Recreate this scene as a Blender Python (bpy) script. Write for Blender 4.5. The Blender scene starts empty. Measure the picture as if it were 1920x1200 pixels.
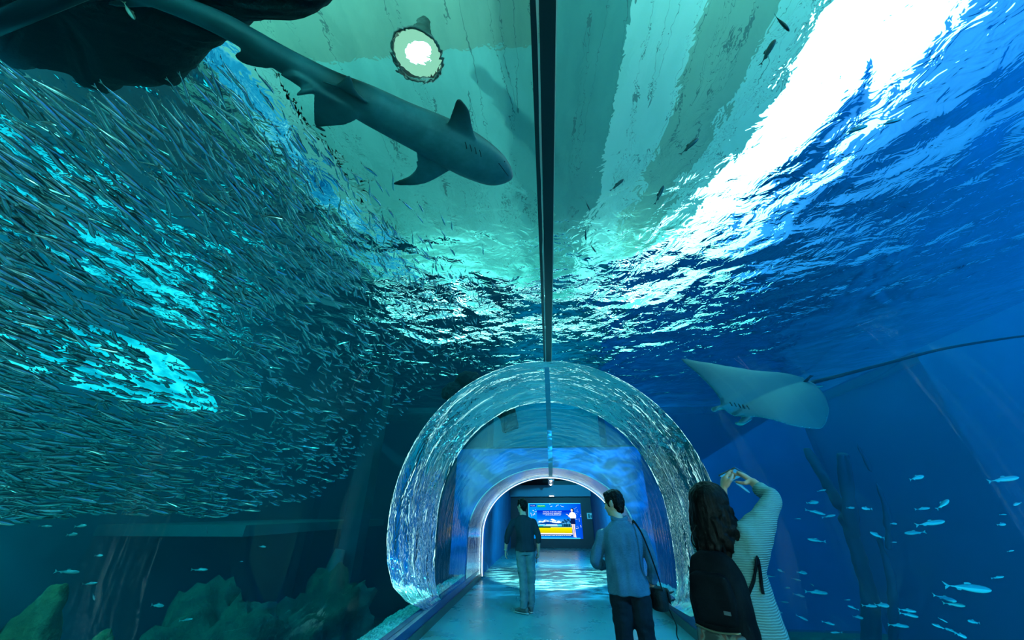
import bpy, bmesh, math, random
import numpy as np
from mathutils import Vector, Matrix, Euler, noise as mnoise
R = math.radians
PI = math.pi
rnd = random.Random(7)
scene = bpy.context.scene

# ------------------------------------------------------------------ camera, world, lights, exposure
CAM_Z = 1.52
FPX = 650.0                                   # focal length in pixels of the 1920 wide frame
PITCH = math.atan(360 / FPX)
YAW = math.atan(70 * math.cos(PITCH) / FPX)
cam_data = bpy.data.cameras.new('camera')
cam_data.sensor_width = 36
cam_data.lens = FPX / 1920 * 36
cam_data.clip_start = 0.02
cam_data.clip_end = 400
cam = bpy.data.objects.new('camera', cam_data)
scene.collection.objects.link(cam)
cam.location = (0, 0, CAM_Z)
cam.rotation_euler = (PI / 2 + PITCH, 0, YAW)
scene.camera = cam

scene.view_settings.view_transform = 'Standard'
scene.view_settings.look = 'None'
scene.view_settings.exposure = 0.0
scene.view_settings.gamma = 1.0
scene.view_settings.use_curve_mapping = False
scene.cycles.max_bounces = 10
scene.cycles.diffuse_bounces = 2
scene.cycles.glossy_bounces = 3
scene.cycles.transmission_bounces = 6
scene.cycles.volume_bounces = 0
scene.cycles.transparent_max_bounces = 24
scene.cycles.sample_clamp_indirect = 3.0
scene.cycles.use_denoising = True

world = bpy.data.worlds.new('sky')
scene.world = world
world.use_nodes = True
wn = world.node_tree.nodes
wn['Background'].inputs['Color'].default_value = (0.80, 0.97, 1.0, 1)
wn['Background'].inputs['Strength'].default_value = 5.0


def lamp(name, kind, loc, target, energy, color, radius=0.03, cone=100, blend=0.6):
    d = bpy.data.lights.new(name, kind)
    d.energy = energy
    d.color = color
    d.shadow_soft_size = radius
    if kind == 'SPOT':
        d.spot_size = R(cone)
        d.spot_blend = blend
    o = bpy.data.objects.new(name, d)
    scene.collection.objects.link(o)
    o.location = loc
    if target is not None:
        v = Vector(target) - Vector(loc)
        o.rotation_euler = v.to_track_quat('-Z', 'Y').to_euler()
    return o


def ripple_gobo(o, scale, strength, stretch=(1, 1, 1), lo=0.45, hi=0.75):
    """imitates light broken up by waves: a caustic net carried by the lamp itself"""
    d = o.data
    d.use_nodes = True
    nt = d.node_tree
    N = nt.nodes
    em = N['Emission']
    tc = N.new('ShaderNodeTexCoord')
    mp = N.new('ShaderNodeMapping')
    mp.inputs['Scale'].default_value = [scale * s for s in stretch]
    no = N.new('ShaderNodeTexNoise')
    no.inputs['Scale'].default_value = 1.0
    no.inputs['Detail'].default_value = 2.0
    no.inputs['Distortion'].default_value = 1.2
    mr = N.new('ShaderNodeMapRange')
    mr.inputs['From Min'].default_value = lo
    mr.inputs['From Max'].default_value = hi
    mr.inputs['To Min'].default_value = 0.06 * strength
    mr.inputs['To Max'].default_value = strength
    L = nt.links
    L.new(tc.outputs['Normal'], mp.inputs['Vector'])
    L.new(mp.outputs['Vector'], no.inputs['Vector'])
    L.new(no.outputs['Fac'], mr.inputs['Value'])
    L.new(mr.outputs['Result'], em.inputs['Strength'])


# unseen fill spots added in the tank water, behind, beside and below the viewer
lamp('tank_fill_left', 'SPOT', (-7.6, 0.3, 4.7), (-4.0, 6.5, 1.6), 2000, (0.30, 0.95, 1.0), 0.1, 92)
lamp('tank_fill_right', 'SPOT', (7.0, -1.5, 5.7), (6.5, 8.5, 1.0), 6500, (0.03, 0.40, 1.0), 0.1, 120)
lamp('tank_fill_floor', 'SPOT', (5.6, 2.2, -1.6), (4.6, 7.2, 4.0), 1300, (0.10, 0.75, 1.0), 0.1, 90)
lamp('tank_fill_side', 'SPOT', (-6.0, -1.0, 5.6), (-5.0, 6.5, 2.2), 2600, (0.30, 0.95, 1.0), 0.1, 72)
# unseen spots added inside the tunnel: walkway fill, imitated daylight ripples, portal fill
lamp('tunnel_fill', 'SPOT', (0.12, 6.2, 4.1), (0.0, 4.8, 0.0), 260, (0.10, 0.75, 1.0), 0.0, 90)
caustic = lamp('ripple_fill', 'SPOT', (0.08, 9.05, 2.40), (0.0, 11.2, 0.0), 9500, (0.8, 1.0, 0.88), 0.0, 58, 0.3)
portal = lamp('portal_fill', 'SPOT', (0.95, 7.5, 2.75), (0.0, 11.0, 2.0), 1800, (0.06, 0.55, 1.0), 0.0, 120, 0.4)
ripple_gobo(portal, 5.0, 1.0, (1, 2, 1), 0.46, 0.70)
lamp('tank_fill_far', 'SPOT', (0.3, 12.6, 5.75), (0.0, 17.0, 3.6), 700, (0.06, 0.6, 1.0), 0.03, 150)  # added spot brightening the far tank wall, lined up behind the seam
ripple_gobo(caustic, 5.0, 1.0, (1.0, 5.0, 1.0), 0.52, 0.66)
# unseen point lights added to brighten the hall above the water
for k, (x, y) in enumerate(((-4.5, -1.0), (4.5, -1.0), (-5.0, 17.0), (5.0, 17.0))):
    lamp('hall_fill', 'POINT', (x, y, 7.6), None, 1700, (0.5, 1.0, 0.93), 0.1)
# unseen point lights added to brighten the entrance room at the viewer's back
for x in (-3.7, 3.7):
    lamp('entrance_fill', 'POINT', (x, -5.3, 4.4), None, 2500, (0.50, 1.0, 0.98), 0.1)

# ------------------------------------------------------------------ helpers
COL = scene.collection


def link(name, me, mats, parent=None, smooth=False):
    if not isinstance(mats, (list, tuple)):
        mats = [mats]
    for m in mats:
        me.materials.append(m)
    o = bpy.data.objects.new(name, me)
    COL.objects.link(o)
    if parent is not None:
        o.parent = parent
    if smooth:
        for p in me.polygons:
            p.use_smooth = True
    return o


def mesh(name, verts, faces, mats, parent=None, smooth=False, midx=None):
    me = bpy.data.meshes.new(name)
    me.from_pydata([tuple(v) for v in verts], [], faces)
    if midx is not None:
        me.polygons.foreach_set('material_index', midx)
    me.update()
    return link(name, me, mats, parent, smooth)


def structure(o):
    o['kind'] = 'structure'
    return o


def tag(o, label, cat, group=None, kind=None):
    o['label'] = label
    o['category'] = cat
    if group:
        o['group'] = group
    if kind:
        o['kind'] = kind
    return o


def thing(name, label, cat, loc=(0, 0, 0), rotz=0.0, group=None):
    o = bpy.data.objects.new(name, None)
    o.empty_display_size = 0.1
    COL.objects.link(o)
    o.location = loc
    o.rotation_euler = (0, 0, rotz)
    return tag(o, label, cat, group)


class MB:
    """collects boxes, tubes, lofts into one mesh"""
    def __init__(self):
        self.v, self.f, self.m = [], [], []

    def add(self, verts, faces, mi=0):
        b = len(self.v)
        self.v += [Vector(p) for p in verts]
        self.f += [[i + b for i in q] for q in faces]
        self.m += [mi] * len(faces)
        return self

    def box(self, c, s, rot=None, mi=0):
        vs = []
        for dx in (-.5, .5):
            for dy in (-.5, .5):
                for dz in (-.5, .5):
                    p = Vector((dx * s[0], dy * s[1], dz * s[2]))
                    if rot is not None:
                        p = rot @ p
                    vs.append(p + Vector(c))
        return self.add(vs, [(0, 1, 3, 2), (4, 6, 7, 5), (0, 4, 5, 1), (2, 3, 7, 6), (0, 2, 6, 4), (1, 5, 7, 3)], mi)

    def loft(self, rings, closed=True, caps=True, mi=0):
        n = len(rings[0])
        vs = [p for r in rings for p in r]
        fs = []
        for i in range(len(rings) - 1):
            for j in range(n if closed else n - 1):
                a, b = i * n + j, i * n + (j + 1) % n
                fs.append((a, b, b + n, a + n))
        if caps:
            fs.append(tuple(range(n - 1, -1, -1)))
            fs.append(tuple((len(rings) - 1) * n + k for k in range(n)))
        return self.add(vs, fs, mi)

    def tube(self, pts, rad, n=12, mi=0, ref=(0, 0, 1), caps=True):
        """rad: number, or per point number / (ra, rb) pair; ra lies across, rb along ref"""
        pts = [Vector(p) for p in pts]
        if not isinstance(rad, (list, tuple)):
            rad = [rad] * len(pts)
        rings = []
        ref = Vector(ref)
        for i, p in enumerate(pts):
            a = pts[max(i - 1, 0)]
            b = pts[min(i + 1, len(pts) - 1)]
            t = (b - a).normalized()
            r = ref
            if abs(t.dot(r.normalized())) > 0.97:
                r = Vector((0, 1, 0)) if abs(t.y) < 0.9 else Vector((1, 0, 0))
            x = t.cross(r).normalized()
            y = x.cross(t).normalized()
            q = rad[i]
            ra, rb = q if isinstance(q, (list, tuple)) else (q, q)
            rings.append([p + x * (ra * math.cos(2 * PI * k / n)) + y * (rb * math.sin(2 * PI * k / n)) for k in range(n)])
        return self.loft(rings, True, caps, mi)

    def ball(self, c, r, n=16, m=10, rot=None, mi=0):
        if not isinstance(r, (list, tuple, Vector)):
            r = (r, r, r)
        vs = [(0, 0, -1)]
        for i in range(1, m):
            a = -PI / 2 + PI * i / m
            for k in range(n):
                b = 2 * PI * k / n
                vs.append((math.cos(a) * math.cos(b), math.cos(a) * math.sin(b), math.sin(a)))
        vs.append((0, 0, 1))
        out = []
        for p in vs:
            q = Vector((p[0] * r[0], p[1] * r[1], p[2] * r[2]))
            if rot is not None:
                q = rot @ q
            out.append(q + Vector(c))
        fs = []
        for k in range(n):
            fs.append((0, 1 + (k + 1) % n, 1 + k))
        for i in range(m - 2):
            for k in range(n):
                a = 1 + i * n + k
                b = 1 + i * n + (k + 1) % n
                fs.append((a, b, b + n, a + n))
        t = len(vs) - 1
        for k in range(n):
            fs.append((t, 1 + (m - 2) * n + k, 1 + (m - 2) * n + (k + 1) % n))
        return self.add(out, fs, mi)

    def build(self, name, mats, parent=None, smooth=True):
        return mesh(name, self.v, self.f, mats, parent, smooth, self.m)

    def fused(self, name, mats, parent=None, voxel=0.008, smooth=4, displace=None):
        """one continuous skin over everything collected (voxel union, then relaxed)"""
        me = bpy.data.meshes.new(name + '_raw')
        me.from_pydata([tuple(v) for v in self.v], [], self.f)
        bm = bmesh.new()
        bm.from_mesh(me)
        bmesh.ops.recalc_face_normals(bm, faces=bm.faces)
        bm.to_mesh(me)
        bm.free()
        tmp = bpy.data.objects.new(name + '_raw', me)
        COL.objects.link(tmp)
        md = tmp.modifiers.new('fuse', 'REMESH')
        md.mode = 'VOXEL'
        md.voxel_size = voxel
        sm = tmp.modifiers.new('relax', 'SMOOTH')
        sm.factor = 0.5
        sm.iterations = smooth
        dg = bpy.context.evaluated_depsgraph_get()
        out = bpy.data.meshes.new_from_object(tmp.evaluated_get(dg))
        bpy.data.objects.remove(tmp)
        bpy.data.meshes.remove(me)
        out.name = name
        if displace:
            nv = len(out.vertices)
            co = np.zeros(nv * 3, dtype=np.float32)
            no = np.zeros(nv * 3, dtype=np.float32)
            out.vertices.foreach_get('co', co)
            out.vertices.foreach_get('normal', no)
            co, no = co.reshape(-1, 3), no.reshape(-1, 3)
            k = np.array([displace(Vector(p)) for p in co.tolist()], dtype=np.float32)
            out.vertices.foreach_set('co', (co + no * k[:, None]).ravel())
            out.update()
        return link(name, out, mats, parent, True)


def spline(pts, n):
    """Catmull-Rom through points of any dimension"""
    P = [np.array(p, float) for p in pts]
    P = [2 * P[0] - P[1]] + P + [2 * P[-1] - P[-2]]
    out = []
    segs = len(P) - 3
    for k in range(n):
        t = k / (n - 1) * segs
        i = min(int(t), segs - 1)
        t -= i
        a, b, c, d = P[i:i + 4]
        out.append(0.5 * ((2 * b) + (c - a) * t + (2 * a - 5 * b + 4 * c - d) * t * t + (3 * b - a - 3 * c + d) * t ** 3))
    return out


# ------------------------------------------------------------------ materials
class NT:
    def __init__(self, name):
        self.mat = bpy.data.materials.new(name)
        self.mat.use_nodes = True
        self.t = self.mat.node_tree
        self.t.nodes.clear()
        self.out = self.t.nodes.new('ShaderNodeOutputMaterial')

    def n(self, kind, **kw):
        x = self.t.nodes.new('ShaderNode' + kind)
        for k, v in kw.items():
            if hasattr(x, k) and k not in x.inputs:
                setattr(x, k, v)
            else:
                self.set(x, k, v)
        return x

    def set(self, x, k, v):
        if isinstance(v, bpy.types.NodeSocket):
            self.t.links.new(v, x.inputs[k])
        else:
            s = x.inputs[k]
            if s.type == 'RGBA' and len(v) == 3:
                v = (*v, 1)
            s.default_value = v

    def link(self, a, b):
        self.t.links.new(a, b)

    def coords(self, scale=(1, 1, 1), kind='Object'):
        tc = self.n('TexCoord')
        mp = self.n('Mapping', Scale=scale)
        self.link(tc.outputs[kind], mp.inputs['Vector'])
        return mp.outputs['Vector']

    def noise(self, vec, scale, detail=3.0, rough=0.5, dist=0.0):
        x = self.n('TexNoise', Scale=scale, Detail=detail, Roughness=rough, Distortion=dist)
        self.link(vec, x.inputs['Vector'])
        return x.outputs['Fac']

    def ramp(self, fac, stops):
        x = self.n('ValToRGB')
        cr = x.color_ramp
        while len(cr.elements) < len(stops):
            cr.elements.new(0.5)
        for e, (p, c) in zip(cr.elements, stops):
            e.position = p
            e.color = (*c, 1) if len(c) == 3 else c
        self.link(fac, x.inputs['Fac'])
        return x.outputs['Color']

    def rng(self, fac, a, b, c=0.0, d=1.0):
        x = self.n('MapRange')
        self.link(fac, x.inputs['Value'])
        for k, v in zip(('From Min', 'From Max', 'To Min', 'To Max'), (a, b, c, d)):
            x.inputs[k].default_value = v
        return x.outputs['Result']

    def math(self, op, a, b=0.5):
        x = self.n('Math', operation=op)
        for i, s in enumerate((a, b)):
            if isinstance(s, bpy.types.NodeSocket):
                self.link(s, x.inputs[i])
            else:
                x.inputs[i].default_value = s
        return x.outputs[0]

    def mixc(self, fac, a, b):
        x = self.n('Mix', data_type='RGBA')
        for i, s in ((0, fac), (6, a), (7, b)):
            if isinstance(s, bpy.types.NodeSocket):
                self.link(s, x.inputs[i])
            else:
                x.inputs[i].default_value = (*s, 1) if isinstance(s, tuple) else s
        return x.outputs[2]

    def bump(self, height, strength=0.3, dist=0.05):
        x = self.n('Bump', Strength=strength, Distance=dist)
        self.link(height, x.inputs['Height'])
        return x.outputs['Normal']

    def bsdf(self, color, rough=0.5, normal=None, **kw):
        b = self.n('BsdfPrincipled')
        self.set(b, 'Base Color', color)
        self.set(b, 'Roughness', rough)
        for k, v in kw.items():
            self.set(b, k.replace("_", " "), v)
        if normal is not None:
            self.link(normal, b.inputs['Normal'])
        return b.outputs[0]

    def done(self, surf=None, vol=None):
        if surf is not None:
            self.link(surf, self.out.inputs['Surface'])
        if vol is not None:
            self.link(vol, self.out.inputs['Volume'])
        return self.mat


def plain(name, color, rough=0.5, **kw):
    t = NT(name)
    return t.done(t.bsdf(color, rough, **kw))


def mottled(name, c1, c2, scale=4.0, rough=0.6, bump=0.2, bscale=None, dist=0.02, vscale=(1, 1, 1), **kw):
    t = NT(name)
    v = t.coords(vscale)
    f = t.noise(v, scale, 4.0, 0.6)
    c = t.ramp(f, [(0.35, c1), (0.65, c2)])
    h = t.noise(v, bscale or scale * 4, 4.0, 0.6)
    return t.done(t.bsdf(c, rough, t.bump(h, bump, dist), **kw))


def emitter(name, color, strength):
    t = NT(name)
    e = t.n('Emission', Color=color, Strength=strength)
    return t.done(e.outputs[0])


def acrylic(name, tint, gloss, bump_scale=(1, 1, 1), bump=0.0, rough=0.02, nscale=3.0, base=0.0, spec=(1, 1, 1)):
    """clear pane: see-through, with the mirror image that grows towards grazing view"""
    t = NT(name)
    tr = t.n('BsdfTransparent', Color=tint)
    gl = t.n('BsdfGlossy', Color=spec, Roughness=rough)
    lw = t.n('LayerWeight', Blend=0.35)
    if bump:
        v = t.coords(bump_scale)
        nrm = t.bump(t.noise(v, nscale, 4.0, 0.6, 0.6), bump, 0.05)
        t.link(nrm, gl.inputs['Normal'])
    fac = t.math('ADD', t.math('MULTIPLY', lw.outputs['Fresnel'], gloss), base)
    mx = t.n('MixShader')
    t.link(fac, mx.inputs[0])
    t.link(tr.outputs[0], mx.inputs[1])
    t.link(gl.outputs[0], mx.inputs[2])
    return t.done(mx.outputs[0])

M_CLEAR = acrylic('clear_acrylic', (0.97, 1.0, 1.0), 0.02, rough=0.01)
M_OUTER = NT('clear_acrylic_outside')
M_OUTER = M_OUTER.done(M_OUTER.n('BsdfTransparent', Color=(0.97, 1.0, 1.0)).outputs[0])
M_RING = acrylic('wavy_acrylic', (0.85, 1.0, 0.98), 1.0, (1.0, 7.0, 1.0), 1.0, 0.04, 1.3, 0.82)
M_INNER = acrylic('far_acrylic', (0.9, 1.0, 1.0), 0.28, (1.2, 7.0, 1.2), 0.35, 0.02, 1.5, 0.0)
M_SEAM = plain('black_sealant', (0.004, 0.012, 0.016), 0.35)
M_SEAM_EDGE = plain('pale_sealant_edge', (0.45, 0.55, 0.5), 0.4)

# --- cross-sections of the tunnel: (half width profile as x, z pairs from the left foot over the crown to the right foot)
NP = 64


def profile(half, crown, cz, foot, foot_z, low=0.55):
    """upper part half an ellipse, lower part tucks in to the kerb"""
    q = []
    for k in range(33):
        a = PI * k / 32
        q.append((-half * math.cos(a), cz + (crown - cz) * math.sin(a)))
    dz = cz - foot_z
    lows = [(foot, foot_z), (foot + (half - foot) * 0.62, foot_z + dz * 0.16), (foot + (half - foot) * 0.93, foot_z + dz * low)]
    pts = [(-x, z) for x, z in lows] + q + [(x, z) for x, z in reversed(lows)]
    return [(p[0], p[1]) for p in spline(pts, NP)]


SECT = [(-4.0, profile(2.70, 4.17, 1.47, 1.92, 0.23)),
        (6.5, profile(2.70, 4.17, 1.47, 1.92, 0.23)),
        (6.58, profile(2.62, 4.10, 1.47, 1.90, 0.23)),
        (6.8, profile(2.36, 3.84, 1.45, 1.88, 0.23)),
        (7.2, profile(2.06, 3.52, 1.42, 1.86, 0.22)),
        (8.1, profile(1.98, 3.02, 1.28, 1.86, 0.20)),
        (8.8, profile(1.92, 2.56, 1.12, 1.86, 0.16)),
        (9.1, profile(1.89, 2.47, 1.08, 1.86, 0.14)),
        (11.0, profile(1.86, 2.42, 1.0, 1.84, 0.06))]


def grown(pr, d):
    out = []
    n = len(pr)
    for i, (x, z) in enumerate(pr):
        a, b = pr[max(i - 1, 0)], pr[min(i + 1, n - 1)]
        tx, tz = b[0] - a[0], b[1] - a[1]
        l = math.hypot(tx, tz)
        nx, nz = -tz / l, tx / l
        out.append((x + nx * d, z + nz * d if 0 < i < n - 1 else z))
    return out


def shell(name, i0, i1, thick, m_in, m_out, sub=1):
    """a pane between two cross-sections with inner face, outer face and rims"""
    ys, prs = [], []
    for i in range(i0, i1):
        (y0, p0), (y1, p1) = SECT[i], SECT[i + 1]
        for k in range(sub):
            t = k / sub
            ys.append(y0 + (y1 - y0) * t)
            prs.append([(a[0] + (b[0] - a[0]) * t, a[1] + (b[1] - a[1]) * t) for a, b in zip(p0, p1)])
    ys.append(SECT[i1][0])
    prs.append(SECT[i1][1])
    v, f, m = [], [], []
    for y, pr in zip(ys, prs):
        v += [(x, y, z) for x, z in pr]
        v += [(x, y, z) for x, z in grown(pr, thick)]
    s = 2 * NP
    for i in range(len(ys) - 1):
        for j in range(NP - 1):
            a = i * s + j
            f.append((a, a + 1, a + s + 1, a + s)); m.append(0)
            a += NP
            f.append((a, a + s, a + s + 1, a + 1)); m.append(1)
        for j, o in ((0, 0), (NP - 1, 0)):
            a = i * s + j
            f.append((a, a + s, a + s + NP, a + NP)); m.append(1)
    for i in (0, len(ys) - 1):
        for j in range(NP - 1):
            a = i * s + j
            f.append((a, a + NP, a + NP + 1, a + 1)); m.append(1)
    return structure(mesh(name, v, f, [m_in, m_out], None, True, m))


shell('window_1', 0, 1, 0.06, M_CLEAR, M_OUTER, 4)
shell('window_2', 1, 4, 0.06, M_RING, M_OUTER, 6)
shell('window_3', 4, 7, 0.06, M_INNER, M_OUTER, 6)
M_END = acrylic('end_acrylic', (0.8, 0.95, 1.0), 0.75, (0.8, 9.0, 0.8), 0.16, 0.03, 1.5, 0.12)
shell('window_6', 7, 8, 0.06, M_END, M_OUTER, 10)

# --- joint strips along the crown
def crown_z(y):
    for (y0, p0), (y1, p1) in zip(SECT, SECT[1:]):
        if y0 <= y <= y1:
            a = max(z for x, z in p0); b = max(z for x, z in p1)
            return a + (b - a) * (y - y0) / (y1 - y0)


def crown_strip(name, x0, x1, ya, yb, mat, dz=-0.006, th=0.012, wob=0.0):
    b = MB()
    rings = []
    n = 40
    for k in range(n + 1):
        y = ya + (yb - ya) * k / n
        z = crown_z(y) + dz - 0.27 * ((x0 + x1) / 2) ** 2
        w = wob * mnoise.noise(Vector((y * 5, x0 * 30, 0)))
        rings.append([(x0, y, z), (x1 + w, y, z), (x1 + w, y, z - th), (x0, y, z - th)])
    b.loft(rings)
    return structure(b.build(name, mat, smooth=False))


crown_strip('trim_1', 0.075, 0.175, -1.0, 6.5, M_SEAM)
crown_strip('trim_2', 0.022, 0.058, -1.0, 6.5, M_SEAM, wob=0.006)
crown_strip('trim_3', 0.059, 0.073, -1.0, 6.5, M_SEAM_EDGE, dz=-0.004, wob=0.012)
crown_strip('trim_4', 0.176, 0.184, -1.0, 6.5, M_SEAM_EDGE, dz=-0.004, wob=0.004)
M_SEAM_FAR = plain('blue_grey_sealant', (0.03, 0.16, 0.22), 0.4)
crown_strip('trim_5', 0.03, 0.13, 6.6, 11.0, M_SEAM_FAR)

# --- walkway
t = NT('polished_concrete')
v = t.coords()
f1 = t.noise(v, 1.3, 5.0, 0.65)
f2 = t.noise(v, 60.0, 3.0, 0.7)
c = t.ramp(f1, [(0.3, (0.025, 0.18, 0.21)), (0.7, (0.05, 0.27, 0.31))])
c = t.mixc(0.25, c, t.ramp(f2, [(0.35, (0.03, 0.14, 0.16)), (0.65, (0.14, 0.40, 0.42))]))
M_FLOOR = t.done(t.bsdf(c, t.rng(f1, 0.3, 0.7, 0.22, 0.38), t.bump(f2, 0.04, 0.005)))
b = MB()
b.box((0.03, 3.5, -0.1), (3.74, 15.0, 0.2))
structure(b.build('floor', M_FLOOR, smooth=False))

M_KERB_TOP = plain('blue_kerb_panel', (0.006, 0.028, 0.12), 0.25)
M_KERB_LOW = plain('dark_skirting', (0.02, 0.06, 0.055), 0.4)
for side, x in (('left', -1.84), ('right', 1.90)):
    s = -1 if side == 'left' else 1
    b = MB()
    b.box((x + s * 0.09, 3.5, -0.35), (0.18, 15.0, 0.94), mi=1)
    b.box((x + s * 0.10, 3.45, 0.175), (0.168, 15.0, 0.11), mi=0)
    structure(b.build('baseboard_' + side, [M_KERB_TOP, M_KERB_LOW], smooth=False))

# --- portal at the far end, with its light strip
M_PORTAL = mottled('blue_plaster', (0.004, 0.09, 0.36), (0.006, 0.12, 0.44), 2.0, 0.5, 0.05)
M_DARKBLUE = mottled('dark_blue_plaster', (0.006, 0.10, 0.22), (0.008, 0.13, 0.28), 1.5, 0.8, 0.05, Specular_IOR_Level=0.2)
M_NAVY = mottled('navy_wall', (0.002, 0.006, 0.02), (0.003, 0.009, 0.028), 1.2, 0.5, 0.05)
PR = [(x, z) for x, z in SECT[-1][1]]
pin = [(x * 0.985, 0.03 + (z - 0.03) * 0.985) for x, z in PR]
v, f = [], []
box = []
for x, z in pin:                                   # outer rim of the housing: a 5.4 x 3.3 m block
    sx = 2.7 if abs(x) * 3.3 > z * 1.3 else abs(x) * 2.7 / max(z * 1.3 / 3.3, 1e-3) / 1.0
    k = max(abs(x) / 2.7, max(z, 0.0) / 3.2)
    box.append((x / k, max(z / k, 0.0)))
n = len(pin)
for y in (11.0, 11.25):
    v += [(x, y, z) for x, z in pin] + [(x, y, z) for x, z in box]
for j in range(n - 1):
    f.append((j, j + 1, n + j + 1, n + j))
    f.append((2 * n + j, 3 * n + j, 3 * n + j + 1, 2 * n + j + 1))
    f.append((j, 2 * n + j, 2 * n + j + 1, j + 1))
    f.append((n + j, n + j + 1, 3 * n + j + 1, 3 * n + j))
structure(mesh('wall_portal', v, f, [M_PORTAL], None, False))

M_LED = emitter('white_led', (0.70, 1.0, 0.97), 2.2)
b = MB()
b.tube([(x * 0.985, 10.978, 0.05 + (z - 0.05) * 0.985) for x, z in PR], 0.011, 8, ref=(0, 1, 0))
o = b.build('light_strip', M_LED)
tag(o, 'thin white glowing light strip arching around the far tunnel portal', 'light')

# corridor behind the portal
def slab(name, c, s, mat):
    b = MB()
    b.box(c, s)
    return structure(b.build(name, mat, smooth=False))


slab('wall_corridor_left', (-2.02, 15.6, 1.45), (0.16, 9.0, 3.3), M_DARKBLUE)
slab('wall_corridor_right', (2.17, 15.6, 1.45), (0.16, 9.0, 3.3), M_DARKBLUE)
slab('wall_back', (0.1, 20.06, 1.55), (4.4, 0.12, 3.3), M_NAVY)
slab('wall_back_upper', (0.1, 19.86, 2.46), (4.2, 0.5, 0.52), plain('pale_blue_beam', (0.06, 0.22, 0.34), 0.5))
slab('floor_corridor', (0.1, 15.55, -0.1), (4.2, 9.1, 0.2), M_FLOOR)
slab('ceiling_corridor', (0.1, 15.6, 3.05), (4.5, 9.1, 0.1), plain('black_ceiling', (0.006, 0.008, 0.01), 0.7))

# --- water
t = NT('sea_water')
ab = t.n('VolumeAbsorption', Color=(0.0, 0.92, 0.955), Density=0.36)
sc = t.n('VolumeScatter', Color=(0.10, 0.62, 1.0), Density=0.031, Anisotropy=0.3)
ad = t.n('AddShader')
t.link(ab.outputs[0], ad.inputs[0])
t.link(sc.outputs[0], ad.inputs[1])
M_WATER = t.done(vol=ad.outputs[0])
WX0, WX1, WZ0, WZ = -10.5, 11.5, -2.2, 5.9
WYEND = 17.0
v, f = [], []
secs = [(y, grown(pr, 0.065)) for y, pr in SECT]
blk = [(x, z) for x, z in box]
secs += [(11.02, [(x * 1.001, z * 1.001) for x, z in blk]), (WYEND, [(x * 1.001, z * 1.001) for x, z in blk])]
for y, pr in secs:
    ring = [(pr[0][0], WZ0)] + list(pr) + [(pr[-1][0], WZ0), (WX1, WZ0), (WX1, WZ), (WX0, WZ), (WX0, WZ0)]
    v += [(x, y, z) for x, z in ring]
n = len(ring)
for i in range(len(secs) - 1):
    for j in range(n):
        a, c2 = i * n + j, i * n + (j + 1) % n
        f.append((a, c2, c2 + n, a + n))
# caps, split so that each piece is simple
for i, flip in ((0, False), (len(secs) - 1, True)):
    o_ = i * n
    top = NP // 2
    lft = [o_ + k for k in range(0, top + 1)] + [o_ + n - 2, o_ + n - 1]
    rgt = [o_ + k for k in range(top, n - 3)] + [o_ + n - 3]
    mid = [o_ + top, o_ + n - 3, o_ + n - 2]
    for q in (lft, rgt, mid):
        f.append(tuple(reversed(q)) if flip else tuple(q))
o = mesh('water', v, f, [M_WATER])
structure(o)
bm = bmesh.new(); bm.from_mesh(o.data)
bmesh.ops.recalc_face_normals(bm, faces=bm.faces)
bm.to_mesh(o.data); bm.free()

# the rippled surface seen from below
t = NT('water_surface')
vv = t.coords()
n1 = t.noise(vv, 0.7, 2.0, 0.45, 0.5)
n2 = t.noise(vv, 3.2, 3.0, 0.55, 0.6)
h = t.math('ADD', n1, t.math('MULTIPLY', n2, 0.17))
sx = t.n('SeparateXYZ')
t.link(t.coords(), sx.inputs[0])
calm = t.math('MAXIMUM', t.rng(sx.outputs['Y'], 2.4, 6.0, 0.30, 1.35), t.rng(t.math('ABSOLUTE', sx.outputs['X']), 2.2, 3.6, 0.30, 1.0))
h = t.math('MULTIPLY', h, calm)
gl = t.n('BsdfGlass', Color=(1, 1, 1), Roughness=0.0, IOR=1.19)
t.link(t.bump(h, 0.75, 0.36), gl.inputs['Normal'])
M_SURF = t.done(gl.outputs[0])
nx, ny = 2, 2
b = MB()
b.add([(WX0, -4, WZ + .01), (WX1, -4, WZ + .01), (WX1, WYEND, WZ + .01), (WX0, WYEND, WZ + .01)], [(0, 1, 2, 3)])
structure(b.build('water_surface', M_SURF, smooth=False))

# --- tank walls and floor
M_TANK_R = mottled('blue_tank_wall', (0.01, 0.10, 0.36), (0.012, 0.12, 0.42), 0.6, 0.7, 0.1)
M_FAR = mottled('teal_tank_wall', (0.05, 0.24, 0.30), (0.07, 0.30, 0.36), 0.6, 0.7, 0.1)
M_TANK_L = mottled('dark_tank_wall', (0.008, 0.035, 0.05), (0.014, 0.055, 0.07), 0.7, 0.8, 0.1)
M_SAND = mottled('tank_sand', (0.10, 0.16, 0.14), (0.2, 0.27, 0.22), 3.0, 0.9, 0.4)
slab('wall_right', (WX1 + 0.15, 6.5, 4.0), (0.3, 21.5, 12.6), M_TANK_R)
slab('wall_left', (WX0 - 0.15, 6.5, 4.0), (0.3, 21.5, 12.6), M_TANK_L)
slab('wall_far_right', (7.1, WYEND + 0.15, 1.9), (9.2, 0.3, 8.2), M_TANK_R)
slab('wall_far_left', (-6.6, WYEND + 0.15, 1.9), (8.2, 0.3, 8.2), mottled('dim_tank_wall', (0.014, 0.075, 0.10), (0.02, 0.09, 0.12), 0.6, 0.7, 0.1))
slab('wall_far_middle', (0.0, WYEND + 0.15, 4.6), (5.6, 0.3, 2.8), M_FAR)
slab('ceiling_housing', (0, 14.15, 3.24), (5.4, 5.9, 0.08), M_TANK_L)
slab('wall_housing_left', (-2.66, 14.15, 0.5), (0.08, 5.9, 5.4), M_TANK_L)
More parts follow.
